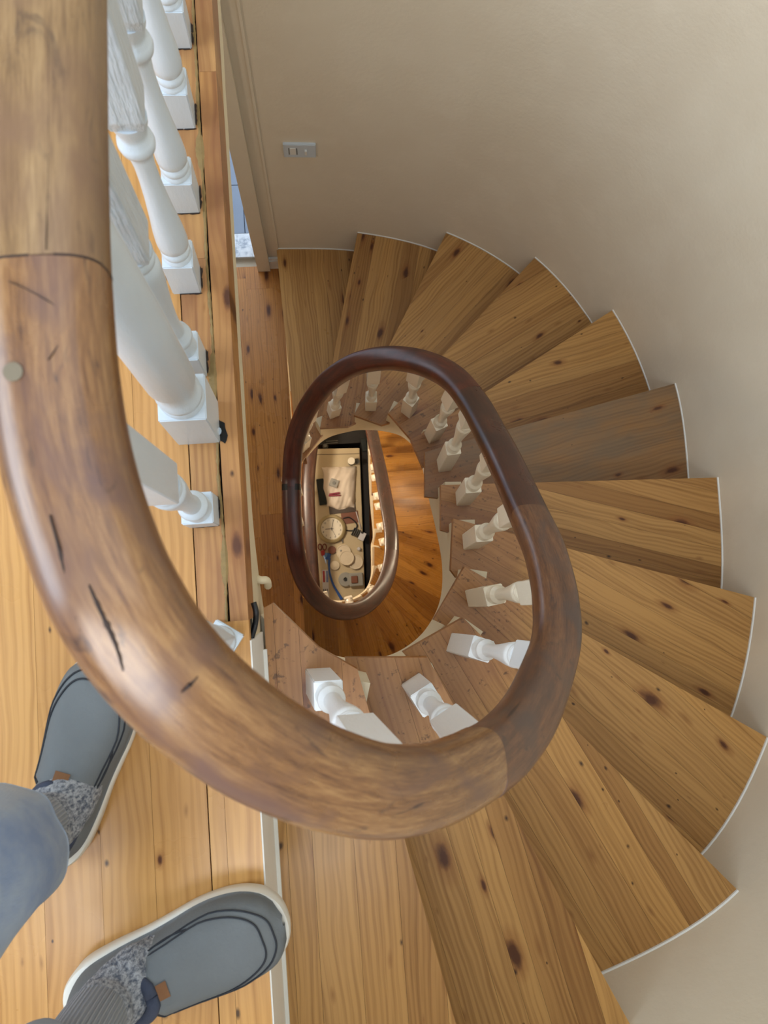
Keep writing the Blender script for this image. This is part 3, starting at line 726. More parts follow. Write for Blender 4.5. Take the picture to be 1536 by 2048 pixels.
# dark joint line and plugged hole in the worn rail near the camera
p = Vector(full[cuts_[1]]); d = (Vector(full[cuts_[1] + 1]) - Vector(full[cuts_[1] - 1])).normalized()
bmr, _ = sweep([p - d * 0.0008, p + d * 0.0008], [(x * 1.006, y * 1.006) for x, y in prof]); obj('joint_line', bmr, M['grime'], hr)
pk = at3(28, 745, 0.6985); o = obj('plug', cyl(pk.x, pk.y, 0.694, 0.7004, 0.0055, 20), M['plug'], hr)
# lowest rail, straight length far below
low = catmull([at3(640, 800, -4.2), at3(626, 870, -4.2), at3(618, 935, -4.2), at3(616, 990, -4.2), at3(620, 1080, -4.2), at3(628, 1200, -4.2), at3(634, 1290, -4.2)], 8)
bmr, _ = sweep(low, [(x * 1.32, y) for x, y in prof]); lr = obj('handrail', bmr, M['rail_f'], smooth=True, angle=0.9)
tag(lr, 'dark brown handrail at the bottom of the well, left of the cluttered bench', 'handrail')
bm = bmesh.new()
for k_ in (10, 22, 36, 46): add_box(bm, low[k_][0] - 0.040, low[k_][0] - 0.012, low[k_][1] - 0.014, low[k_][1] + 0.014, ZLL, -4.24)
obj('post', bm, M['rail_f'], lr)

# ------------------------------------------------------------------ balusters
def shaft_profile(L, s, newel=False, inv=False):
    h = s / 2
    if newel:
        return [(h * .95, 0), (h * .98, .004), (h * .80, .012), (h * .95, .018), (h * .97, .03), (h * .86, .036), (h * .84, .07), (h * .90, .075), (h * 1.0, .085), (h * .98, L * .55), (h * .9, L * .9), (h * .8, L)]
    P = [(.96, 0), (.99, .010), (.80, .028), (.92, .040), (.96, .055), (.92, .075), (.78, .085), (.98, .11), (1.0, .15), (.94, .24), (.80, .36), (.66, .50), (.58, .62), (.56, .72), (.62, .78), (.60, .81), (.90, .835), (.96, .86), (.90, .885), (.70, .90), (.74, .93), (.90, .97), (.95, 1.0)]
    if inv: P = [(a, 1 - b) for a, b in P[::-1]]
    return [(h * a, L * b) for a, b in P]
def fit_frame(b, t, rz):
    d = (t - b); L = d.length; zax = d.normalized()
    x0 = Vector((math.cos(rz), math.sin(rz), 0)); yax = zax.cross(x0).normalized(); xax = yax.cross(zax)
    Mx = Matrix((xax, yax, zax)).transposed().to_4x4(); Mx.translation = b; return Mx, L
def block(s, z0, z1, W, bev=0.0016, top=False, bot=False):
    bm = bmesh.new(); add_box(bm, -s / 2, s / 2, -s / 2, s / 2, z0, z1)
    # shouldered end where the turning starts
    bmesh.ops.bevel(bm, geom=bm.edges[:], offset=bev, segments=2, affect='EDGES')
    bm.transform(W); return bm
def baluster(b, t, rz, L0, LT, s, label, newel=False, group=None, small=False, rough=False, twist=0.0, inv=True, paint='paint'):
    W, L = fit_frame(b, t, rz); nm = 'newel_post' if newel else 'baluster'
    root = bpy.data.objects.new(nm, None); root.empty_display_size = 0.03; place(root, Matrix.Translation(b)); tag(root, label, 'baluster' if not newel else 'post', group)
    obj('base_block', block(s, -0.012, L0, W), M[paint], root, W)
    bm = bmesh.new(); Ls = LT if not newel else L - L0 - 0.02
    lathe(bm, [(r_, z_ + L0 - 0.001) for r_, z_ in shaft_profile(Ls, s, newel, inv)], n=16 if small else 28); bm.transform(W)
    obj('turned_shaft', bm, M[paint], root, W, smooth=True, angle=0.9)
    if not newel:
        z0 = L0 + LT - 0.002; bm = bmesh.new()
        add_box(bm, -s / 2, s / 2, -s / 2, s / 2, z0, L)
        # chamfered shoulder at the lower end of the top block
        bot = [v for v in bm.verts if v.co.z < z0 + 1e-4]
        for v in bot: v.co.x *= 0.80; v.co.y *= 0.80
        r2 = [v for v in bm.verts if v.co.z > z0 + 1e-4]
        bmesh.ops.bisect_plane(bm, geom=bm.verts[:] + bm.edges[:] + bm.faces[:], plane_co=(0, 0, z0 + 0.018), plane_no=(0, 0, 1))
        for v in bm.verts:
            if abs(v.co.z - z0 - 0.018) < 1e-5: v.co.x = math.copysign(s / 2, v.co.x); v.co.y = math.copysign(s / 2, v.co.y)
        bmesh.ops.bevel(bm, geom=[e for e in bm.edges], offset=0.0012, segments=1, affect='EDGES')
        bm.transform(W @ Matrix.Rotation(twist, 4, 'Z')); obj('top_block', bm, M['paint_rough'] if rough else M[paint], root, W)
    return root
ZT = 0.655
LB = [  # landing row: base px, top px
    ((332, -225), (-60, -1650), 'white baluster on the landing edge, at the top border of the picture'),
    ((340, -85), (-30, -1300), 'white baluster behind the topmost ones, mostly cut off by the picture top'),
    ((355, 72), (40, -1150), 'farthest white baluster with its whole base block visible on the landing edge'),
    ((362, 232), (50, -900), 'white baluster on the landing edge, second base block from the picture top'),
    ((371, 400), (56, -560), 'white baluster on the landing edge, third base block from the picture top'),
    ((373, 560), (60, -300), 'white baluster with the long brush-marked top block, fourth base from the picture top'),
    ((384, 728), (60, 120), 'white baluster just behind the thick newel post on the landing edge')]
for q_, ((bx, by), (tx_, ty_), lab) in enumerate(LB):
    b = at3(bx, by, 0.0); t = at3(tx_, ty_, ZT); baluster(b, t, 0.0, 0.085, 0.30, 0.043, lab, inv=(q_ == 6), group='balusters along the landing edge', rough=True)
nb = at3(396, 846, 0.0); nt = at3(76, 352, ZT)
baluster(nb, nt, 0.0, 0.14, 0.4, 0.063, 'thick round white newel post with square base beside a hole in the floor', newel=True)
baluster(at3(407, 1024, 0), at3(74, 830, ZT), 0.0, 0.06, 0.24, 0.045, 'white baluster leaning left beneath the curved rail, next after the newel post', group='balusters along the landing edge')
baluster(at3(447, 1281, 0), Vector(full[idx(285, 1322)]) - Vector((0, 0, 0.05)), math.radians(-35), 0.05, 0.25, 0.045, 'white baluster at the landing corner, only its turned square foot showing', group='balusters along the landing edge')
TB = {1: ((637, 1362), (792, 1600), .50, -2, .165, 'white baluster on the first tread, closest under the bottom of the big rail'),
      2: ((832, 1376), (985, 1540), .355, 28, .20, 'white baluster on the second tread, leaning to the lower right'),
      3: ((916, 1290), (1120, 1330), .08, -22, .215, 'bright white baluster on the third tread, right of the second tread one'),
      4: ((950, 1194), (1128, 1183), -.08, 8, .225, 'white baluster on the fourth tread, lying almost level in view'),
      5: ((941, 1083), (1072, 1000), -.28, 0, .21, 'white baluster on the fifth tread, by the dark joint in the rail'),
      6: ((926, 997), (1012, 885), -.43, 0, .23, 'white baluster on the sixth tread, below the middle of the dark rail'),
      7: ((888, 930), (968, 800), -.62, 4, .23, 'white baluster on the seventh tread, the worn grey one'),
      8: ((864, 872), (928, 756), -.79, 20, .24, 'white baluster on the eighth tread, at the bend of the upper rail'),
      9: ((817, 822), (843, 712), -.98, 48, .22, 'white baluster on the ninth tread, set cornerwise on'),
      10: ((741, 812), (752, 706), -1.18, -3, .17, 'white baluster on the tenth tread, standing nearly upright in view'),
      11: ((666, 826), (686, 728), -1.36, 18, .17, 'white baluster on the eleventh tread, left of the upright one'),
      12: ((606, 893), (624, 795), -1.56, 40, .17, 'white baluster on the last tread above the lower landing')}
for k, ((bx, by), (tx_, ty_), zt, rot, L0, lab) in TB.items():
    b = at3(bx, by, -k * r); t = Vector(full[idx(tx_, ty_)]) - Vector((0, 0, 0.050))
    baluster(b, t, math.radians(rot), L0, 0.27, 0.044, lab, group='balusters on the upper winding flight', paint='paint_lit' if k < 4 else 'paint_warm_lit')
# lower flight balusters
lowb = [((597, 1150), ZL, (604, 1140)), ((601, 1100), ZL, (590, 1085)), ((598, 1045), ZL, (584, 1030)), ((596, 985), ZL, (582, 960)),
        ((648, 1192), ZL - r, (640, 1207)), ((698, 1200), ZL - 2 * r, (700, 1222)), ((742, 1180), ZL - 3 * r, (752, 1190)), ((764, 1135), ZL - 4 * r, (781, 1130)), ((765, 1083), ZL - 5 * r, (784, 1085)), ((760, 1052), ZL - 6 * r, (780, 1045)), ((756, 1012), ZL - 6 * r, (776, 1010)),
        ((753, 991), ZL - 7 * r, (771, 985)), ((749, 955), ZL - 7 * r, (765, 952)), ((746, 935), ZL - 8 * r, (758, 925)), ((743, 903), ZL - 8 * r, (753, 900)), ((741, 882), ZL - 9 * r, (748, 875))]
places = ['on the lower landing edge, nearest the rail bend', 'on the lower landing edge, second above the rail bend', 'on the lower landing edge, beside the shiny rail highlight', 'on the lower landing edge, below the black rail joint',
          'on the first lower tread, peeping under the round rail end', 'on the second lower tread, peeping under the round rail end', 'on the third lower tread, where the rail turns upward', 'on the fourth lower tread, inside the lower rail', 'on the fifth lower tread, by the shiny rail joint',
          'at the front of the sixth lower tread', 'at the back of the seventh lower tread', 'at the front of the seventh lower tread', 'at the back of the eighth lower tread', 'at the front of the eighth lower tread', 'at the back of the ninth lower tread', 'on the ninth lower tread under the cream string']
def railz(px, py):
    return full[idx(px, py)][2]
for ((bx, by), z, (tx_, ty_)), pl in zip(lowb, places):
    baluster(at3(bx, by, z), Vector(full[idx(tx_, ty_)]) - Vector((0, 0, 0.050)), 0.2, 0.16, 0.28, 0.042, 'small far white baluster ' + pl, group='balusters of the lower flight', small=True, paint='paint_warm_lit')

# grime around baluster feet on the landing and the bolt beside the newel
def blob(cx, cy, z, rx, ry, mat, seed, n=18, h=0.0012, jag=0.35):
    rr = random.Random(seed); bm = bmesh.new(); pts = []
    for i in range(n):
        a = 2 * PI * i / n; k = 1 + rr.uniform(-jag, jag); pts.append((cx + rx * k * math.cos(a), cy + ry * k * math.sin(a)))
    add_prism(bm, pts, z - 0.0008, z + h); return bm
hc = at3(438, 862, 0)
bh = empty('bolt', (hc.x, hc.y, 0), label='steel bolt end in a black hole beside the newel post base', cat='bolt')
obj('hole', blob(hc.x + 0.002, hc.y, 0, 0.010, 0.019, M['void'], 4, jag=0.25), M['void'], bh)
obj('bolt_head', cyl(hc.x - 0.003, hc.y - 0.001, 0.0, 0.006, 0.0075, 12, bev=0.001), M['steel'], bh)
for i, ((bx, by), _, _) in enumerate(LB[2:] + [((407, 1024), 0, 0)]):
    p = at3(bx, by, 0); s_ = 0.043
    bm = bmesh.new(); rr = random.Random(i)
    for (qx, qy) in ((p.x + s_ / 2 + 0.001, p.y - 0.004), (p.x + s_ / 2 + 0.0015, p.y + 0.012), (p.x + 0.012, p.y - s_ / 2 - 0.0004), (p.x - 0.004, p.y - s_ / 2 - 0.0002)):
        v_ = abs(qx - p.x) > 0.015 
        rx, ry = (0.0022, 0.009) if v_ else (0.008, 0.0016)
        pts = [(qx + rx * (1 + rr.uniform(-.4, .4)) * math.cos(a_ * PI / 5), qy + ry * (1 + rr.uniform(-.4, .4)) * math.sin(a_ * PI / 5)) for a_ in range(10)]
        add_prism(bm, pts, -0.0005, 0.001)
    o = obj('grime', bm, M['grime'], lf, frame((p.x, p.y, 0))); o['kind'] = 'stuff'
# painter's rag tied round the string and the dark cord below it
rg = obj('rag', tube([at3(505, 1153, -.22), at3(520, 1160, -.20), at3(533, 1161, -.21), at3(536, 1172, -.24)], 0.007, 10), M['cream'], smooth=True)
tag(rg, 'knotted cream rag wrapped round the string beside the landing corner', 'rag')
cd = obj('strip', sweep(catmull([at3(507, 1205, -.03), at3(512, 1225, -.03), at3(510, 1250, -.04), at3(503, 1275, -.04), at3(500, 1290, -.04)], 6), circ(0.0045, 8, 0.003))[0], M['black'], smooth=True)
tag(cd, 'short black rubber strip curling out at the landing corner', 'strip')

# ------------------------------------------------------------------ switch plate on the curved wall
sc_ = at3(597, 265, -1.46); sx, sy = sc_.x, YB
near = min(wp, key=lambda p: abs(p[0] - sx) + (0 if p[1] > 1 else 9)); i_ = wp.index(near); dd = unit(wp[max(i_ - 1, 0)], wp[min(i_ + 1, len(wp) - 1)]); ang = math.atan2(dd[1], dd[0]) + PI
Wp = Matrix.Translation((sx, near[1], -1.46)) @ Matrix.Rotation(ang, 4, 'Z')
sw = bpy.data.objects.new('socket_plate', None); place(sw, Wp); tag(sw, 'white double socket and switch plate on the beige wall', 'socket')
def wbox(x0, x1, z0, z1, y0, y1, bev=0.001):
    bm = bmesh.new(); add_box(bm, x0, x1, -y1, -y0, z0, z1)
    if bev: bmesh.ops.bevel(bm, geom=bm.edges[:], offset=bev, segments=2, affect='EDGES')
    bm.transform(Wp); return bm
obj('plate', wbox(-0.058, 0.058, -0.040, 0.040, -0.004, 0.011, 0.002), M['paint'], sw)
for x0, x1 in ((-0.040, -0.036), (-0.012, -0.008)): obj('slot', wbox(x0, x1, -0.02, 0.02, 0.010, 0.0118, 0.0), M['grey'], sw)
obj('socket_insert', wbox(-0.034, -0.014, -0.02, 0.02, 0.010, 0.0125), M['white'], sw)
obj('toggle', wbox(0.018, 0.026, -0.012, 0.012, 0.010, 0.019, 0.001), M['white'], sw)

# ------------------------------------------------------------------ bench at the foot of the well and what lies on it
ZB = -4.5
def bp(px, py): return at(px, py, ZB)
tb = empty('workbench', (*bp(680, 1040), ZLL), label='long cream topped bench at the bottom of the well, covered with clutter', cat='bench')
c1, c2, c3, c4 = bp(624, 898), bp(719, 896), bp(731, 1215), bp(637, 1216)
bm = bmesh.new(); add_prism(bm, [c4, c3, c2, c1], ZB - 0.03, ZB); bmesh.ops.bevel(bm, geom=bm.edges[:], offset=0.003, segments=2, affect='EDGES'); obj('bench_top', bm, M['table'], tb)
bm = bmesh.new(); q1, q2, q3, q4 = [(p[0] * 0.94 + 0.06 * 0.07, p[1] * 0.94 + 0.06 * 0.4) for p in (c4, c3, c2, c1)]
add_prism(bm, [q1, q2, q3, q4], ZLL, ZB - 0.03); obj('body', bm, M['bench_side'], tb)
e1, e2 = bp(626, 910), bp(719, 908); bm = bmesh.new(); add_prism(bm, [e1, e2, (e2[0], e2[1] + 0.004), (e1[0], e1[1] + 0.004)], ZB, ZB + 0.0015); obj('edge_strip', bm, M['bench_side'], tb)
g1, g2 = bp(722, 893), bp(734, 1215)
bk = bmesh.new(); gx1, gx2 = bp(737, 880)[0], bp(747, 1215)[0]
add_prism(bk, [(g2[0] + 0.004, g2[1]), (gx2 - 0.015, g2[1]), (gx1 - 0.005, g1[1]), (g1[0] + 0.004, g1[1])], ZLL, ZB - 0.04)
o = obj('dark_gap_block', bk, M['black'], WM and None); tag(o, 'long narrow black block added to darken the gap right of the bench', 'box')  # added black block, paints the darkness of the gap beside the bench
dv = empty('stereo', (*at(685, 880, ZB), ZLL), label='black electronic equipment stacked behind the far end of the bench', cat='stereo')
a1, a2 = at(628, 893, ZB - 0.05), at(735, 893, ZB - 0.05)
obj('case', box(a1[0], a2[0], a1[1] + 0.01, a1[1] + 0.35, ZLL, ZB - 0.06), M['black'], dv)
for yy in (882, 886): p = at(664, yy, ZB - 0.05); obj('chrome_bar', box(p[0] - 0.045, p[0] + 0.045, p[1] - 0.003, p[1] + 0.003, ZB - 0.062, ZB - 0.05), M['grey'], dv)
p = at(651, 896, ZB - 0.05); sp = obj('dome_lamp', cyl(p[0], p[1] + 0.014, ZB - 0.06, ZB - 0.03, 0.022, 20, 0.012), M['grey']); tag(sp, 'small pale dome standing on the black equipment', 'lamp')
p = at(726, 895, ZB - 0.03); o = obj('bin', rbox(p[0] + 0.012, p[1] + 0.02, ZB - 0.4, ZB - 0.02, 0.045, 0.10, 0.1, 0.008), M['blackcloth']); tag(o, 'dark grey box corner beside the far right of the bench', 'box')
# cup
p = bp(702, 926); cu = empty('cup', (*p, ZB), label='dark cup with white lid on the far end of the bench', cat='cup')
bm = bmesh.new(); lathe(bm, [(0.021, ZB), (0.026, ZB + 0.09)], Matrix.Translation((p[0], p[1], 0)), 24); obj('cup_body', bm, M['black'], cu, smooth=True, angle=0.6)
obj('lid', cyl(p[0], p[1], ZB + 0.09, ZB + 0.10, 0.027, 24, bev=0.002), M['clock_face'], cu)
p = bp(713, 925); o = obj('drinking_glass', cyl(p[0], p[1], ZB, ZB + 0.06, 0.018, 20, 0.021), M['glass'], smooth=False); tag(o, 'small clear glass beside the dark cup', 'glass')
# pouch under the bag, dark box under the bag
o = obj('pouch', rbox(*bp(643, 984), ZB, ZB + 0.02, 0.055, 0.20, math.radians(4), 0.008, 3), M['blackcloth']); tag(o, 'dark green black pouch half under the white cloth bag', 'pouch')
o = obj('folder', rbox(*bp(683, 1000), ZB, ZB + 0.006, 0.20, 0.20, math.radians(2), 0.002), M['bench_side']); tag(o, 'dark flat folder showing below the white cloth bag', 'folder')
# white cloth bag as a soft crumpled sheet
bm = bmesh.new(); nx_, ny_ = 30, 36; G = []
TLc, TRc, BRc, BLc = bp(643, 935), bp(712, 933), bp(709, 1018), bp(652, 1016)
for j in range(ny_ + 1):
    row = []
    for i in range(nx_ + 1):
        a, b = i / nx_, j / ny_
        x = (1 - b) * ((1 - a) * TLc[0] + a * TRc[0]) + b * ((1 - a) * BLc[0] + a * BRc[0])
        y = (1 - b) * ((1 - a) * TLc[1] + a * TRc[1]) + b * ((1 - a) * BLc[1] + a * BRc[1])
        e = min(a, 1 - a, b, 1 - b)
        x += 0.010 * math.sin(b * 9) * (1 - a) ; y += 0.012 * math.sin(a * 8 + 1) * b
        z = ZB + 0.008 + 0.045 * min(1, e * 5) ** 0.6 + 0.012 * mnoise.noise(Vector((a * 4, b * 5, 1.3))) + 0.010 * mnoise.noise(Vector((a * 9 + b * 5, b * 4, 4)))
        row.append(bm.verts.new((x, y, z)))
    G.append(row)
for j in range(ny_):
    for i in range(nx_): bm.faces.new((G[j][i], G[j][i + 1], G[j + 1][i + 1], G[j + 1][i]))
rim = [G[0][i] for i in range(nx_ + 1)] + [G[j][nx_] for j in range(1, ny_ + 1)] + [G[ny_][i] for i in range(nx_ - 1, -1, -1)] + [G[j][0] for j in range(ny_ - 1, 0, -1)]
lowr = [bm.verts.new((v.co.x, v.co.y, ZB + 0.006)) for v in rim]
for i in range(len(rim)): bm.faces.new((rim[i], rim[(i + 1) % len(rim)], lowr[(i + 1) % len(rim)], lowr[i]))
bm.faces.new(lowr)
o = obj('cloth_bag', bm, M['cloth_white'], smooth=True); tag(o, 'crumpled white cloth bag lying on the bench', 'bag')
ZS = ZB + 0.066
gd = empty('gadget', (*at(668, 966, ZS), ZS), label='square grey gadget lying on the white cloth bag', cat='gadget')
p = at(668, 966, ZS); obj('case', rbox(p[0], p[1], ZS - 0.012, ZS + 0.006, 0.062, 0.058, math.radians(-24), 0.003), M['silverpad'], gd)
obj('dial', cyl(p[0], p[1], ZS + 0.004, ZS + 0.010, 0.013, 20), M['grey'], gd)
kn = empty('penknife', (*at(669, 989, ZS), ZS), label='dark red folding knife lying on the white cloth bag', cat='knife')
for dy_, l_ in ((-0.007, 0.088), (0.007, 0.08)):
    p = at(669, 989, ZS); obj('handle', rbox(p[0], p[1] + dy_, ZS - 0.012, ZS + 0.008, l_, 0.012, math.radians(-2 if dy_ < 0 else 5), 0.003), M['maroon'], kn)
# wall clock lying face up
p = bp(663.5, 1058); ck = empty('clock', (*p, ZB), label='round cream clock lying face up on the bench', cat='clock')
Rc = 0.108
bm = bmesh.new(); lathe(bm, [(Rc * .93, 0), (Rc, .008), (Rc * 1.0, .018), (Rc * .92, .03), (Rc * .80, .034), (Rc * .76, .028), (Rc * .74, .022)], Matrix.Translation((p[0], p[1], ZB)), 48); obj('rim', bm, M['clock_rim'], ck, smooth=True, angle=0.7)
obj('dial', cyl(p[0], p[1], ZB + 0.018, ZB + 0.0235, Rc * .76, 48), M['clock_face'], ck)
rotc = math.radians(-12)
for q in range(1, 13):
    cu_ = bpy.data.curves.new('numeral', 'FONT'); cu_.body = str(q); cu_.size = 0.019; cu_.align_x = 'CENTER'; cu_.align_y = 'CENTER'; cu_.extrude = 0.0004
    a = PI / 2 - q * PI / 6 + rotc; tmp = bpy.data.objects.new('numeral', cu_); me_ = bpy.data.meshes.new_from_object(tmp); bpy.data.objects.remove(tmp); o = bpy.data.objects.new('numeral', me_); me_.materials.append(M['ink'])
    place(o, Matrix.Translation((p[0] + Rc * .62 * math.cos(a), p[1] + Rc * .62 * math.sin(a), ZB + 0.0245)) @ Matrix.Rotation(rotc, 4, 'Z'), ck)
def hand(a, l, w, nm='hand'):
    bm = bmesh.new(); add_box(bm, -0.012, l, -w / 2, w / 2, ZB + 0.0255, ZB + 0.0268); bm.transform(frame((p[0], p[1], 0), a)); obj(nm, bm, M['ink'], ck)
hand(math.radians(180), 0.048, 0.004, 'hour_hand'); hand(math.radians(76), 0.066, 0.003, 'minute_hand'); hand(math.radians(-66), 0.070, 0.0022, 'second_hand')
# headband cable and adaptor
o = obj('cable', tube([Vector((*bp(686, 1037), ZB + .01)), Vector((*bp(698, 1035), ZB + .012)), Vector((*bp(709, 1043), ZB + .012)), Vector((*bp(714, 1052), ZB + .012)), Vector((*bp(706, 1061), ZB + .01)), Vector((*bp(692, 1061), ZB + .008))], 0.0045, 8), M['black'], smooth=True); tag(o, 'black looped cable right of the clock', 'cable')
pc = empty('power_adaptor', (*bp(722, 1072), ZB), label='white power adaptor with black ribbed plug at the bench edge', cat='adaptor')
obj('case', rbox(*bp(724, 1073), ZB, ZB + 0.03, 0.045, 0.062, math.radians(-28), 0.003), M['packwhite'], pc)
for q in range(4):
    b0 = bp(706 + q * 3.6, 1063 + q * 1.5); obj('rib', rbox(b0[0], b0[1], ZB, ZB + 0.028, 0.008, 0.06, math.radians(-30), 0.002), M['black'], pc)
obj('socket_hole', rbox(*bp(724, 1066), ZB + 0.03, ZB + 0.031, 0.02, 0.012, math.radians(-28)), M['ink'], pc)
a_, b_ = bp(712, 1023), bp(722, 1058); o = obj('stick', sweep([Vector((*a_, ZB + .006)), Vector((*b_, ZB + .006))], circ(0.0035, 8))[0], M['packwhite'], smooth=True); tag(o, 'thin white stick lying above the adaptor', 'stick')
o = obj('tray', rbox(*bp(700, 1035), ZB, ZB + 0.004, 0.13, 0.09, math.radians(4), 0.001), M['brown']); tag(o, 'flat brown folder under the black looped cable', 'folder')
o = obj('pen', sweep([Vector((*bp(684, 1075), ZB + .005)), Vector((*bp(686, 1086), ZB + .005))], circ(0.005, 8))[0], M['steel'], smooth=True); tag(o, 'short silver pen end below the clock', 'pen')
# scissors
ss = empty('scissors', (*bp(645, 1103), ZB), label='scissors with red looped handles at the bench left edge', cat='scissors')
for sx_ in (-1, 1):
    c0 = bp(644.5 + sx_ * 4.6, 1094); pts = []
    for q in range(13):
        a = 2 * PI * q / 12; pts.append(Vector((c0[0] + 0.014 * math.cos(a), c0[1] + 0.022 * math.sin(a), ZB + 0.006)))
    obj('handle', tube(pts, 0.0035, 8, 3), M['darkred'], ss, smooth=True)
obj('pivot', rbox(*bp(646, 1106), ZB + 0.002, ZB + 0.010, 0.028, 0.04, 0.1, 0.004), M['red'], ss)
bm = bmesh.new(); add_prism(bm, [bp(646, 1110), bp(651, 1110), bp(653, 1130)], ZB + 0.003, ZB + 0.006); obj('blade', bm, M['steel'], ss)
p = bp(664, 1100); o = obj('disc', cyl(p[0], p[1], ZB, ZB + 0.02, 0.030, 28, bev=0.003), M['brown']); tag(o, 'brown round tin beside the scissors', 'tin')
for q, ((x_, y_), z0, lab) in enumerate((((687, 1104), 0.0, 'white round dish with a knob, upper left of the three'), ((693, 1116), 0.018, 'white round dish lying on top of the other two'), ((711, 1124), 0.0, 'white round dish at the lower right of the three'))):
    p = bp(x_, y_); ds = empty('dish', (*p, ZB + z0), label=lab, cat='dish', group='white dishes on the bench')
    bm = bmesh.new(); lathe(bm, [(0.046, ZB + z0), (0.055, ZB + z0 + 0.008), (0.055, ZB + z0 + 0.016), (0.050, ZB + z0 + 0.0165), (0.046, ZB + z0 + 0.0135), (0.01, ZB + z0 + 0.0130)], Matrix.Translation((p[0], p[1], 0)), 36); obj('plate', bm, M['disc'], ds, smooth=True, angle=0.5)
    if q == 0: obj('knob', cyl(p[0] - 0.02, p[1] + 0.012, ZB + 0.012, ZB + 0.022, 0.007, 14, bev=0.002), M['glass'], ds)
p = bp(718, 1098); o = obj('ball', cyl(p[0], p[1], ZB, ZB + 0.03, 0.016, 20, 0.010, bev=0.003), M['packwhite']); tag(o, 'small white knob shaped cap right of the dishes', 'cap')
# blue brush, packets, jar lid, tape dispenser
bb = empty('brush', (*bp(665, 1140), ZB), label='long blue curved plastic scoop lying across the bench', cat='brush')
pts = [(659, 1116), (658, 1130), (660, 1148), (666, 1168), (676, 1186), (684, 1199)]
bmr, _ = sweep(catmull([Vector((*bp(*q), ZB + .012)) for q in pts], 6), circ(0.009, 10, 0.004), scale=[0.7 + 0.6 * abs(i / 30 - 0.35) ** 1 + (0.9 * max(0, i / 30 - 0.75)) for i in range(31)]); obj('handle', bmr, M['blue'], bb, smooth=True)
obj('head', rbox(*bp(656, 1113), ZB + 0.002, ZB + 0.02, 0.034, 0.05, math.radians(-20), 0.006, 3), M['blue'], bb)
obj('head_window', rbox(*bp(652, 1110), ZB + 0.018, ZB + 0.022, 0.02, 0.03, math.radians(-20), 0.003), M['lightblue'], bb)
p = bp(670, 1131); jl = bmesh.new(); lathe(jl, [(0.034, ZB), (0.036, ZB + 0.01), (0.032, ZB + 0.016), (0.022, ZB + 0.013), (0.018, ZB + 0.018), (0.005, ZB + 0.019)], Matrix.Translation((p[0], p[1], 0)), 28); o = obj('jar_lid', jl, M['disc'], smooth=True); tag(o, 'clear round jar lid below the brown tin', 'lid')
pk = empty('packet', (*bp(650, 1150), ZB), label='blue and red striped foil packet beside the blue scoop', cat='packet')
obj('sheet', rbox(*bp(651, 1160), ZB, ZB + 0.006, 0.046, 0.15, math.radians(-2), 0.002), M['packwhite'], pk)
for q, m_ in ((-1, 'red'), (1, 'bluepack')): c0 = bp(651 + q * 3.2, 1153); obj('stripe', rbox(c0[0], c0[1], ZB + 0.006, ZB + 0.0072, 0.014, 0.085, math.radians(-2)), M[m_], pk)
p2 = bp(652, 1185); pk2 = empty('packet', (*p2, ZB), label='white blister packet with dark marks below the striped one', cat='packet')
obj('sheet', rbox(p2[0], p2[1], ZB + 0.0, ZB + 0.005, 0.044, 0.09, 0.0, 0.001), M['packwhite'], pk2)
for q in range(3): obj('mark', rbox(p2[0] - 0.016 + 0.014 * q, p2[1] + 0.02, ZB + 0.005, ZB + 0.006, 0.006, 0.014), M['ink'], pk2)
td = empty('tape_dispenser', (*bp(700, 1160), ZB), label='clear grey tape dispenser with a round roll at the near end', cat='dispenser')
p = bp(691, 1159); bm = bmesh.new(); lathe(bm, [(0.052, ZB), (0.054, ZB + 0.02), (0.048, ZB + 0.026), (0.016, ZB + 0.026), (0.010, ZB + 0.014)], Matrix.Translation((p[0], p[1], 0)), 36); obj('roll', bm, M['silverpad'], td, smooth=True, angle=0.5)
obj('hub', cyl(p[0], p[1], ZB + 0.014, ZB + 0.03, 0.010, 16), M['ink'], td)
p = bp(712, 1159); obj('body', rbox(p[0], p[1], ZB, ZB + 0.04, 0.105, 0.10, 0.0, 0.010, 3), M['silverpad'], td); obj('window', rbox(p[0] - 0.012, p[1], ZB + 0.036, ZB + 0.046, 0.05, 0.055, 0, 0.008, 3), M['brown'], td)
p = bp(710, 1193); o = obj('card', rbox(p[0], p[1], ZB, ZB + 0.006, 0.14, 0.07, 0, 0.001), M['table']); tag(o, 'plain cream card below the tape dispenser', 'card')

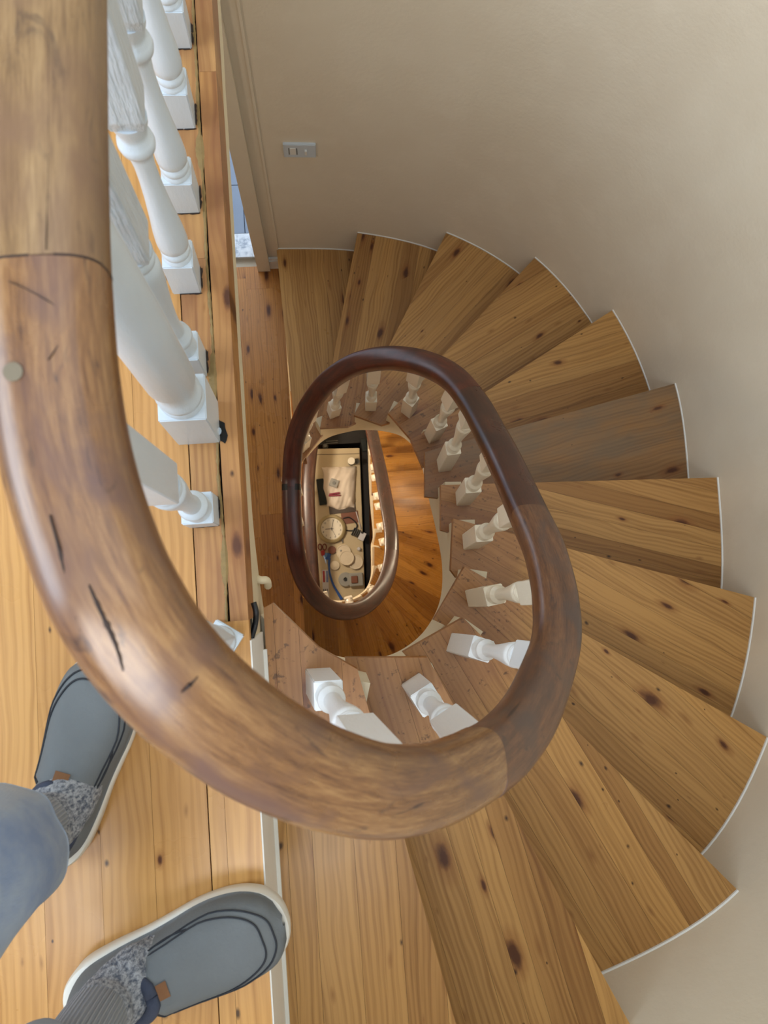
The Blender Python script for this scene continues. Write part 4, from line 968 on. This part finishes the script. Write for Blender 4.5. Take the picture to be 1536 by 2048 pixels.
# ------------------------------------------------------------------ the photographer: shoes, socks and jeans
A_ank = at3(116, 1628, 0.10); B_ank = at3(226, 1990, 0.10)
pr = empty('person', (-0.45, -0.42, 0), label='person in faded jeans, speckled socks and grey slip-on shoes standing on the landing', cat='person')
def shoe(heel, toe, width, lead, side):
    hx_, tx2 = Vector(heel), Vector(toe); d = (tx2 - hx_); L = d.length; ang = math.atan2(d.y, d.x); W = frame((hx_.x, hx_.y, 0.0), ang)
    sh = bpy.data.objects.new('shoe', None); place(sh, W, pr); 
    # outline: heel at x=0, toe at x=L; y to the left
    prof_ = [(0, .0), (.015, .42), (.05, .66), (.12, .82), (.25, .84), (.40, .82), (.52, .88), (.65, .98), (.76, 1.0), (.86, .92), (.93, .76), (.975, .50), (.995, .25), (1.0, .0)]
    def outline(off=0.0, n=64):
        pts = []
        pr_ = catmull([(a, b, 0) for a, b in prof_], 5)
        for a, b, _ in pr_: pts.append((a, b))
        up = []; dn = []
        for a, b in pts:
            skew = side * 0.010 * math.sin(PI * min(1, a * 1.1)) + side * 0.012 * (a - 0.75 if a > .75 else 0)
            y_ = b * width / 2
            up.append((a * L, y_ + skew)); dn.append((a * L, -y_ + skew))
        poly = up + dn[-2:0:-1]
        cx = L / 2
        if off:
            poly = [(cx + (x - cx) * (1 - off / (L / 2)), y * (1 - off / (width / 2))) for x, y in poly]
        return poly
    # sole
    bm = bmesh.new(); zs = [(0.0, 0.004), (0.004, 0.0), (0.022, -0.001), (0.030, 0.001), (0.033, 0.006)]; rings = []
    for z, off in zs:
        ring = []
        for x, y in outline(off):
            lift = 0.012 * max(0, (x / L - 0.75) / 0.25) ** 2 + (0.014 * max(0, (0.4 - x / L) / 0.4) if z > 0.01 else 0)
            ring.append(bm.verts.new((x, y, z + lift)))
        rings.append(ring)
    n = len(rings[0])
    for a, b in zip(rings, rings[1:]):
        for i in range(n): bm.faces.new((a[i], a[(i + 1) % n], b[(i + 1) % n], b[i]))
    bm.faces.new(rings[0][::-1]); bm.faces.new(rings[-1]); bm.transform(W); obj('sole', bm, M['sole'], sh, W, smooth=True, angle=0.8)
    # upper: cross-sections along the length, open over the ankle
    hs = catmull([(0, .060), (.08, .085), (.18, .088), (.30, .084), (.42, .088), (.52, .082), (.65, .066), (.78, .054), (.88, .046), (.95, .034), (1.0, .018)], 4)
    hs = [(a, b) for a, b in hs] if len(hs[0]) == 2 else hs
    def hgt(t):
        for (a, b), (c, d_) in zip(hs, hs[1:]):
            if a <= t <= c: return b + (d_ - b) * (t - a) / (c - a + 1e-9)
        return hs[-1][1]
    pr_ = catmull([(a, b, 0) for a, b in prof_], 6)
    def wid(t):
        for p_, q_ in zip(pr_, pr_[1:]):
            if p_[0] <= t <= q_[0] and q_[0] > p_[0]: return p_[1] + (q_[1] - p_[1]) * (t - p_[0]) / (q_[0] - p_[0])
        return 0.0
    def surf(t, a, k=1.0, lift=0.0):
        """a from -1 (one side) over the top to 1 (other side)"""
        th = a * PI / 2; w_ = wid(t) * width / 2 * (0.965 + 0.03 * min(1, max(0, (t - 0.5) / 0.2))); h_ = hgt(t); skew = side * 0.010 * math.sin(PI * min(1, t * 1.1)) + side * 0.012 * (t - 0.75 if t > .75 else 0)
        zb = 0.030 + 0.012 * max(0, (t - 0.75) / 0.25) ** 2
        y_ = w_ * math.copysign(abs(math.sin(th)) ** 0.80, a); z_ = zb + h_ * abs(math.cos(th)) ** 0.62
        if t < 0.42: y_ *= (1 - 0.22 * abs(math.cos(th)))
        v = Vector((0.012 + t * (L - 0.016), y_ * k + skew, z_ + lift)); return W @ v
    bm = bmesh.new(); NX, NA = 46, 28; T = [i / NX for i in range(NX + 1)]
    def is_open(t, a):
        # opening ellipse above the heel part
        return ((t - 0.235) / 0.20) ** 2 + (a / 0.60) ** 2 < 1.0
    verts = [[bm.verts.new(surf(max(0.004, min(0.999, t)), -1 + 2 * j / NA)) for j in range(NA + 1)] for t in T]
    for i in range(NX):
        for j in range(NA):
            tc = (T[i] + T[i + 1]) / 2; ac = -1 + 2 * (j + .5) / NA
            if not is_open(tc, ac): bm.faces.new((verts[i][j], verts[i][j + 1], verts[i + 1][j + 1], verts[i + 1][j]))
    for v in [v for v in bm.verts if not v.link_faces]: bm.verts.remove(v)
    geom = bmesh.ops.solidify(bm, geom=bm.faces[:], thickness=0.003)
    obj('upper', bm, M['suede'], sh, W, smooth=True, angle=1.2)
    # toe cap tone, padded collar, seams, tag
    ring = [surf(0.235 + 0.20 * math.cos(q * PI / 16), 0.60 * math.sin(q * PI / 16), lift=0.001) for q in range(33)]
    bmr, _ = sweep(ring, circ(0.0085, 10, 0.006)); obj('collar', bmr, M['navy'], sh, W, smooth=True)
    for rr_, tt in ((0.0, 0.0), (0.018, 0.05)):
        pts = []
        for q in range(0, 41):
            s_ = -1 + 2 * q / 40; t_ = 0.955 - tt - 0.50 * abs(s_) ** 2.6; a_ = math.copysign(min(abs(s_) * 1.35, 1.0) ** 0.8, s_) * (0.70 - rr_ * 5)
            pts.append(surf(t_, a_, lift=0.0012))
        bmr, _ = sweep(pts, circ(0.0013, 6)); obj('stitching', bmr, M['stitch'], sh, W)
    for sg in (-1, 1):
        pts = [surf(0.40 + 0.22 * q / 10, sg * (0.62 + 0.10 * math.sin(PI * q / 10)), lift=0.0012) for q in range(11)]
        bmr, _ = sweep(pts, circ(0.0014, 6)); obj('stitching', bmr, M['stitch'], sh, W)
    bm = bmesh.new(); t0, t1, a0, a1 = 0.462, 0.505, -0.09, 0.09
    g = [[bm.verts.new(surf(t0 + (t1 - t0) * i / 2, a0 + (a1 - a0) * j / 3, lift=0.0022)) for j in range(4)] for i in range(3)]
    for i in range(2):
        for j in range(3): bm.faces.new((g[i][j], g[i][j + 1], g[i + 1][j + 1], g[i + 1][j]))
    bmesh.ops.solidify(bm, geom=bm.faces[:], thickness=0.0015); obj('leather_tag', bm, M['tan'], sh, W)
    # inner lining floor so that the opening is not empty
    bm = bmesh.new(); add_prism(bm, [(W @ Vector((x, y, 0))).to_tuple()[:2] for x, y in [(0.05 * L + 0.36 * L * (0.5 + 0.5 * math.cos(q * PI / 10)), width * 0.30 * math.sin(q * PI / 10)) for q in range(20)]], 0.034, 0.045)
    obj('insole', bm, M['navy'], sh, W)
    return sh, surf
sA, _ = shoe(at3(98, 1716, 0), at3(234, 1306, 0), 0.112, 0, -1)
sB, _ = shoe(at3(152, 2002, 0), at3(578, 1812, 0), 0.116, 0, 1)
def leg_tube(pts, radii, mat, name, n=36, wr=0.0, seed=0, kz=30, parent=pr):
    P = catmull([tuple(p) + (r_,) for p, r_ in zip(pts, radii)], 8); bm = bmesh.new(); uvl = bm.loops.layers.uv.new('sweep'); rings = []
    for i, q in enumerate(P):
        p = Vector(q[:3]); d = (Vector(P[min(i + 1, len(P) - 1)][:3]) - Vector(P[max(i - 1, 0)][:3])).normalized(); x = d.cross(Vector((0, 1, 0))).normalized(); y = d.cross(x); rg_ = []
        for j in range(n):
            a = 2 * PI * j / n; rad = q[3] * (1 + wr * mnoise.noise(Vector((math.cos(a) * 1.5 + seed, math.sin(a) * 1.5, p.z * kz))) )
            rg_.append(bm.verts.new(p + x * rad * math.cos(a) + y * rad * math.sin(a)))
        rings.append(rg_)
    for k_, (a, b) in enumerate(zip(rings, rings[1:])):
        for i in range(n):
            f = bm.faces.new((a[i], a[(i + 1) % n], b[(i + 1) % n], b[i]))
            for lp, uvv in zip(f.loops, ((k_ * .01, i / n), (k_ * .01, (i + 1) / n), ((k_ + 1) * .01, (i + 1) / n), ((k_ + 1) * .01, i / n))): lp[uvl].uv = uvv
    bmesh.ops.solidify(bm, geom=bm.faces[:], thickness=0.002)
    return obj(name, bm, mat, parent, smooth=True)
def vz(p, dx, dy, z): return Vector((p.x + dx, p.y + dy, z))
# sock with a foot running into the shoe, then a ribbed cuff
dA = (at3(234, 1306, 0) - at3(98, 1716, 0)).normalized(); dB = (at3(578, 1812, 0) - at3(152, 2002, 0)).normalized()
for ank, d_, sd in ((A_ank, dA, 0), (B_ank, dB, 5)):
    leg_tube([vz(ank, d_.x * .05, d_.y * .05, .050), vz(ank, d_.x * .022, d_.y * .022, .085), vz(ank, 0.0, 0, .12), vz(ank, -0.006, 0, .165)], [.034, .040, .038, .037], M['knit'], 'sock', wr=0.07, seed=sd, kz=60)
    leg_tube([vz(ank, -0.006, 0, .150), vz(ank, -0.008, 0, .19), vz(ank, -0.010, 0, .25)], [.0385, .040, .042], M['rib'], 'sock_cuff', seed=sd)
JA = [(vz(A_ank, -0.016, -.004, .215), .072), (vz(A_ank, -0.024, -.006, .30), .080), (vz(A_ank, -0.05, -.02, .48), .082), (vz(A_ank, -0.11, -.06, .70), .092), (vz(A_ank, -0.15, -.13, .86), .10)]
JB = [(vz(B_ank, -0.020, -.004, .265), .060), (vz(B_ank, -0.03, 0.0, .30), .072), (vz(B_ank, -0.07, .02, .48), .080), (vz(B_ank, -0.16, .05, .70), .092), (vz(B_ank, -0.22, .08, .86), .10)]
leg_tube([p for p, _ in JA], [q for _, q in JA], M['denim'], 'trouser_leg', n=64, wr=0.16, seed=2, kz=9)
leg_tube([p for p, _ in JB], [q for _, q in JB], M['denim'], 'trouser_leg', n=64, wr=0.16, seed=8, kz=9)
bm = bmesh.new(); bmesh.ops.create_uvsphere(bm, u_segments=32, v_segments=20, radius=1.0)
pc_ = (JA[-1][0] + JB[-1][0]) / 2; dv_ = JA[-1][0] - JB[-1][0]; bm.transform(Matrix.Translation((pc_.x - 0.01, pc_.y, .90)) @ Matrix.Rotation(math.atan2(dv_.y, dv_.x), 4, 'Z') @ Matrix.Diagonal((.165, .11, .12, 1)))
obj('trouser_seat', bm, M['denim'], pr, smooth=True)

# warm lamps on the lower floors
point('lower_landing_lamp', (-1.0, 0.55, ZL + 2.0), 9, (1.0, 0.84, 0.64), 0.12)
point('lower_floor_lamp', (0.68, 0.66, ZL - 0.2), 7.5, (1.0, 0.82, 0.58), 0.04)
point('ground_floor_lamp', (-0.5, 0.75, ZLL + 1.7), 52, (1.0, 0.82, 0.62), 0.10)
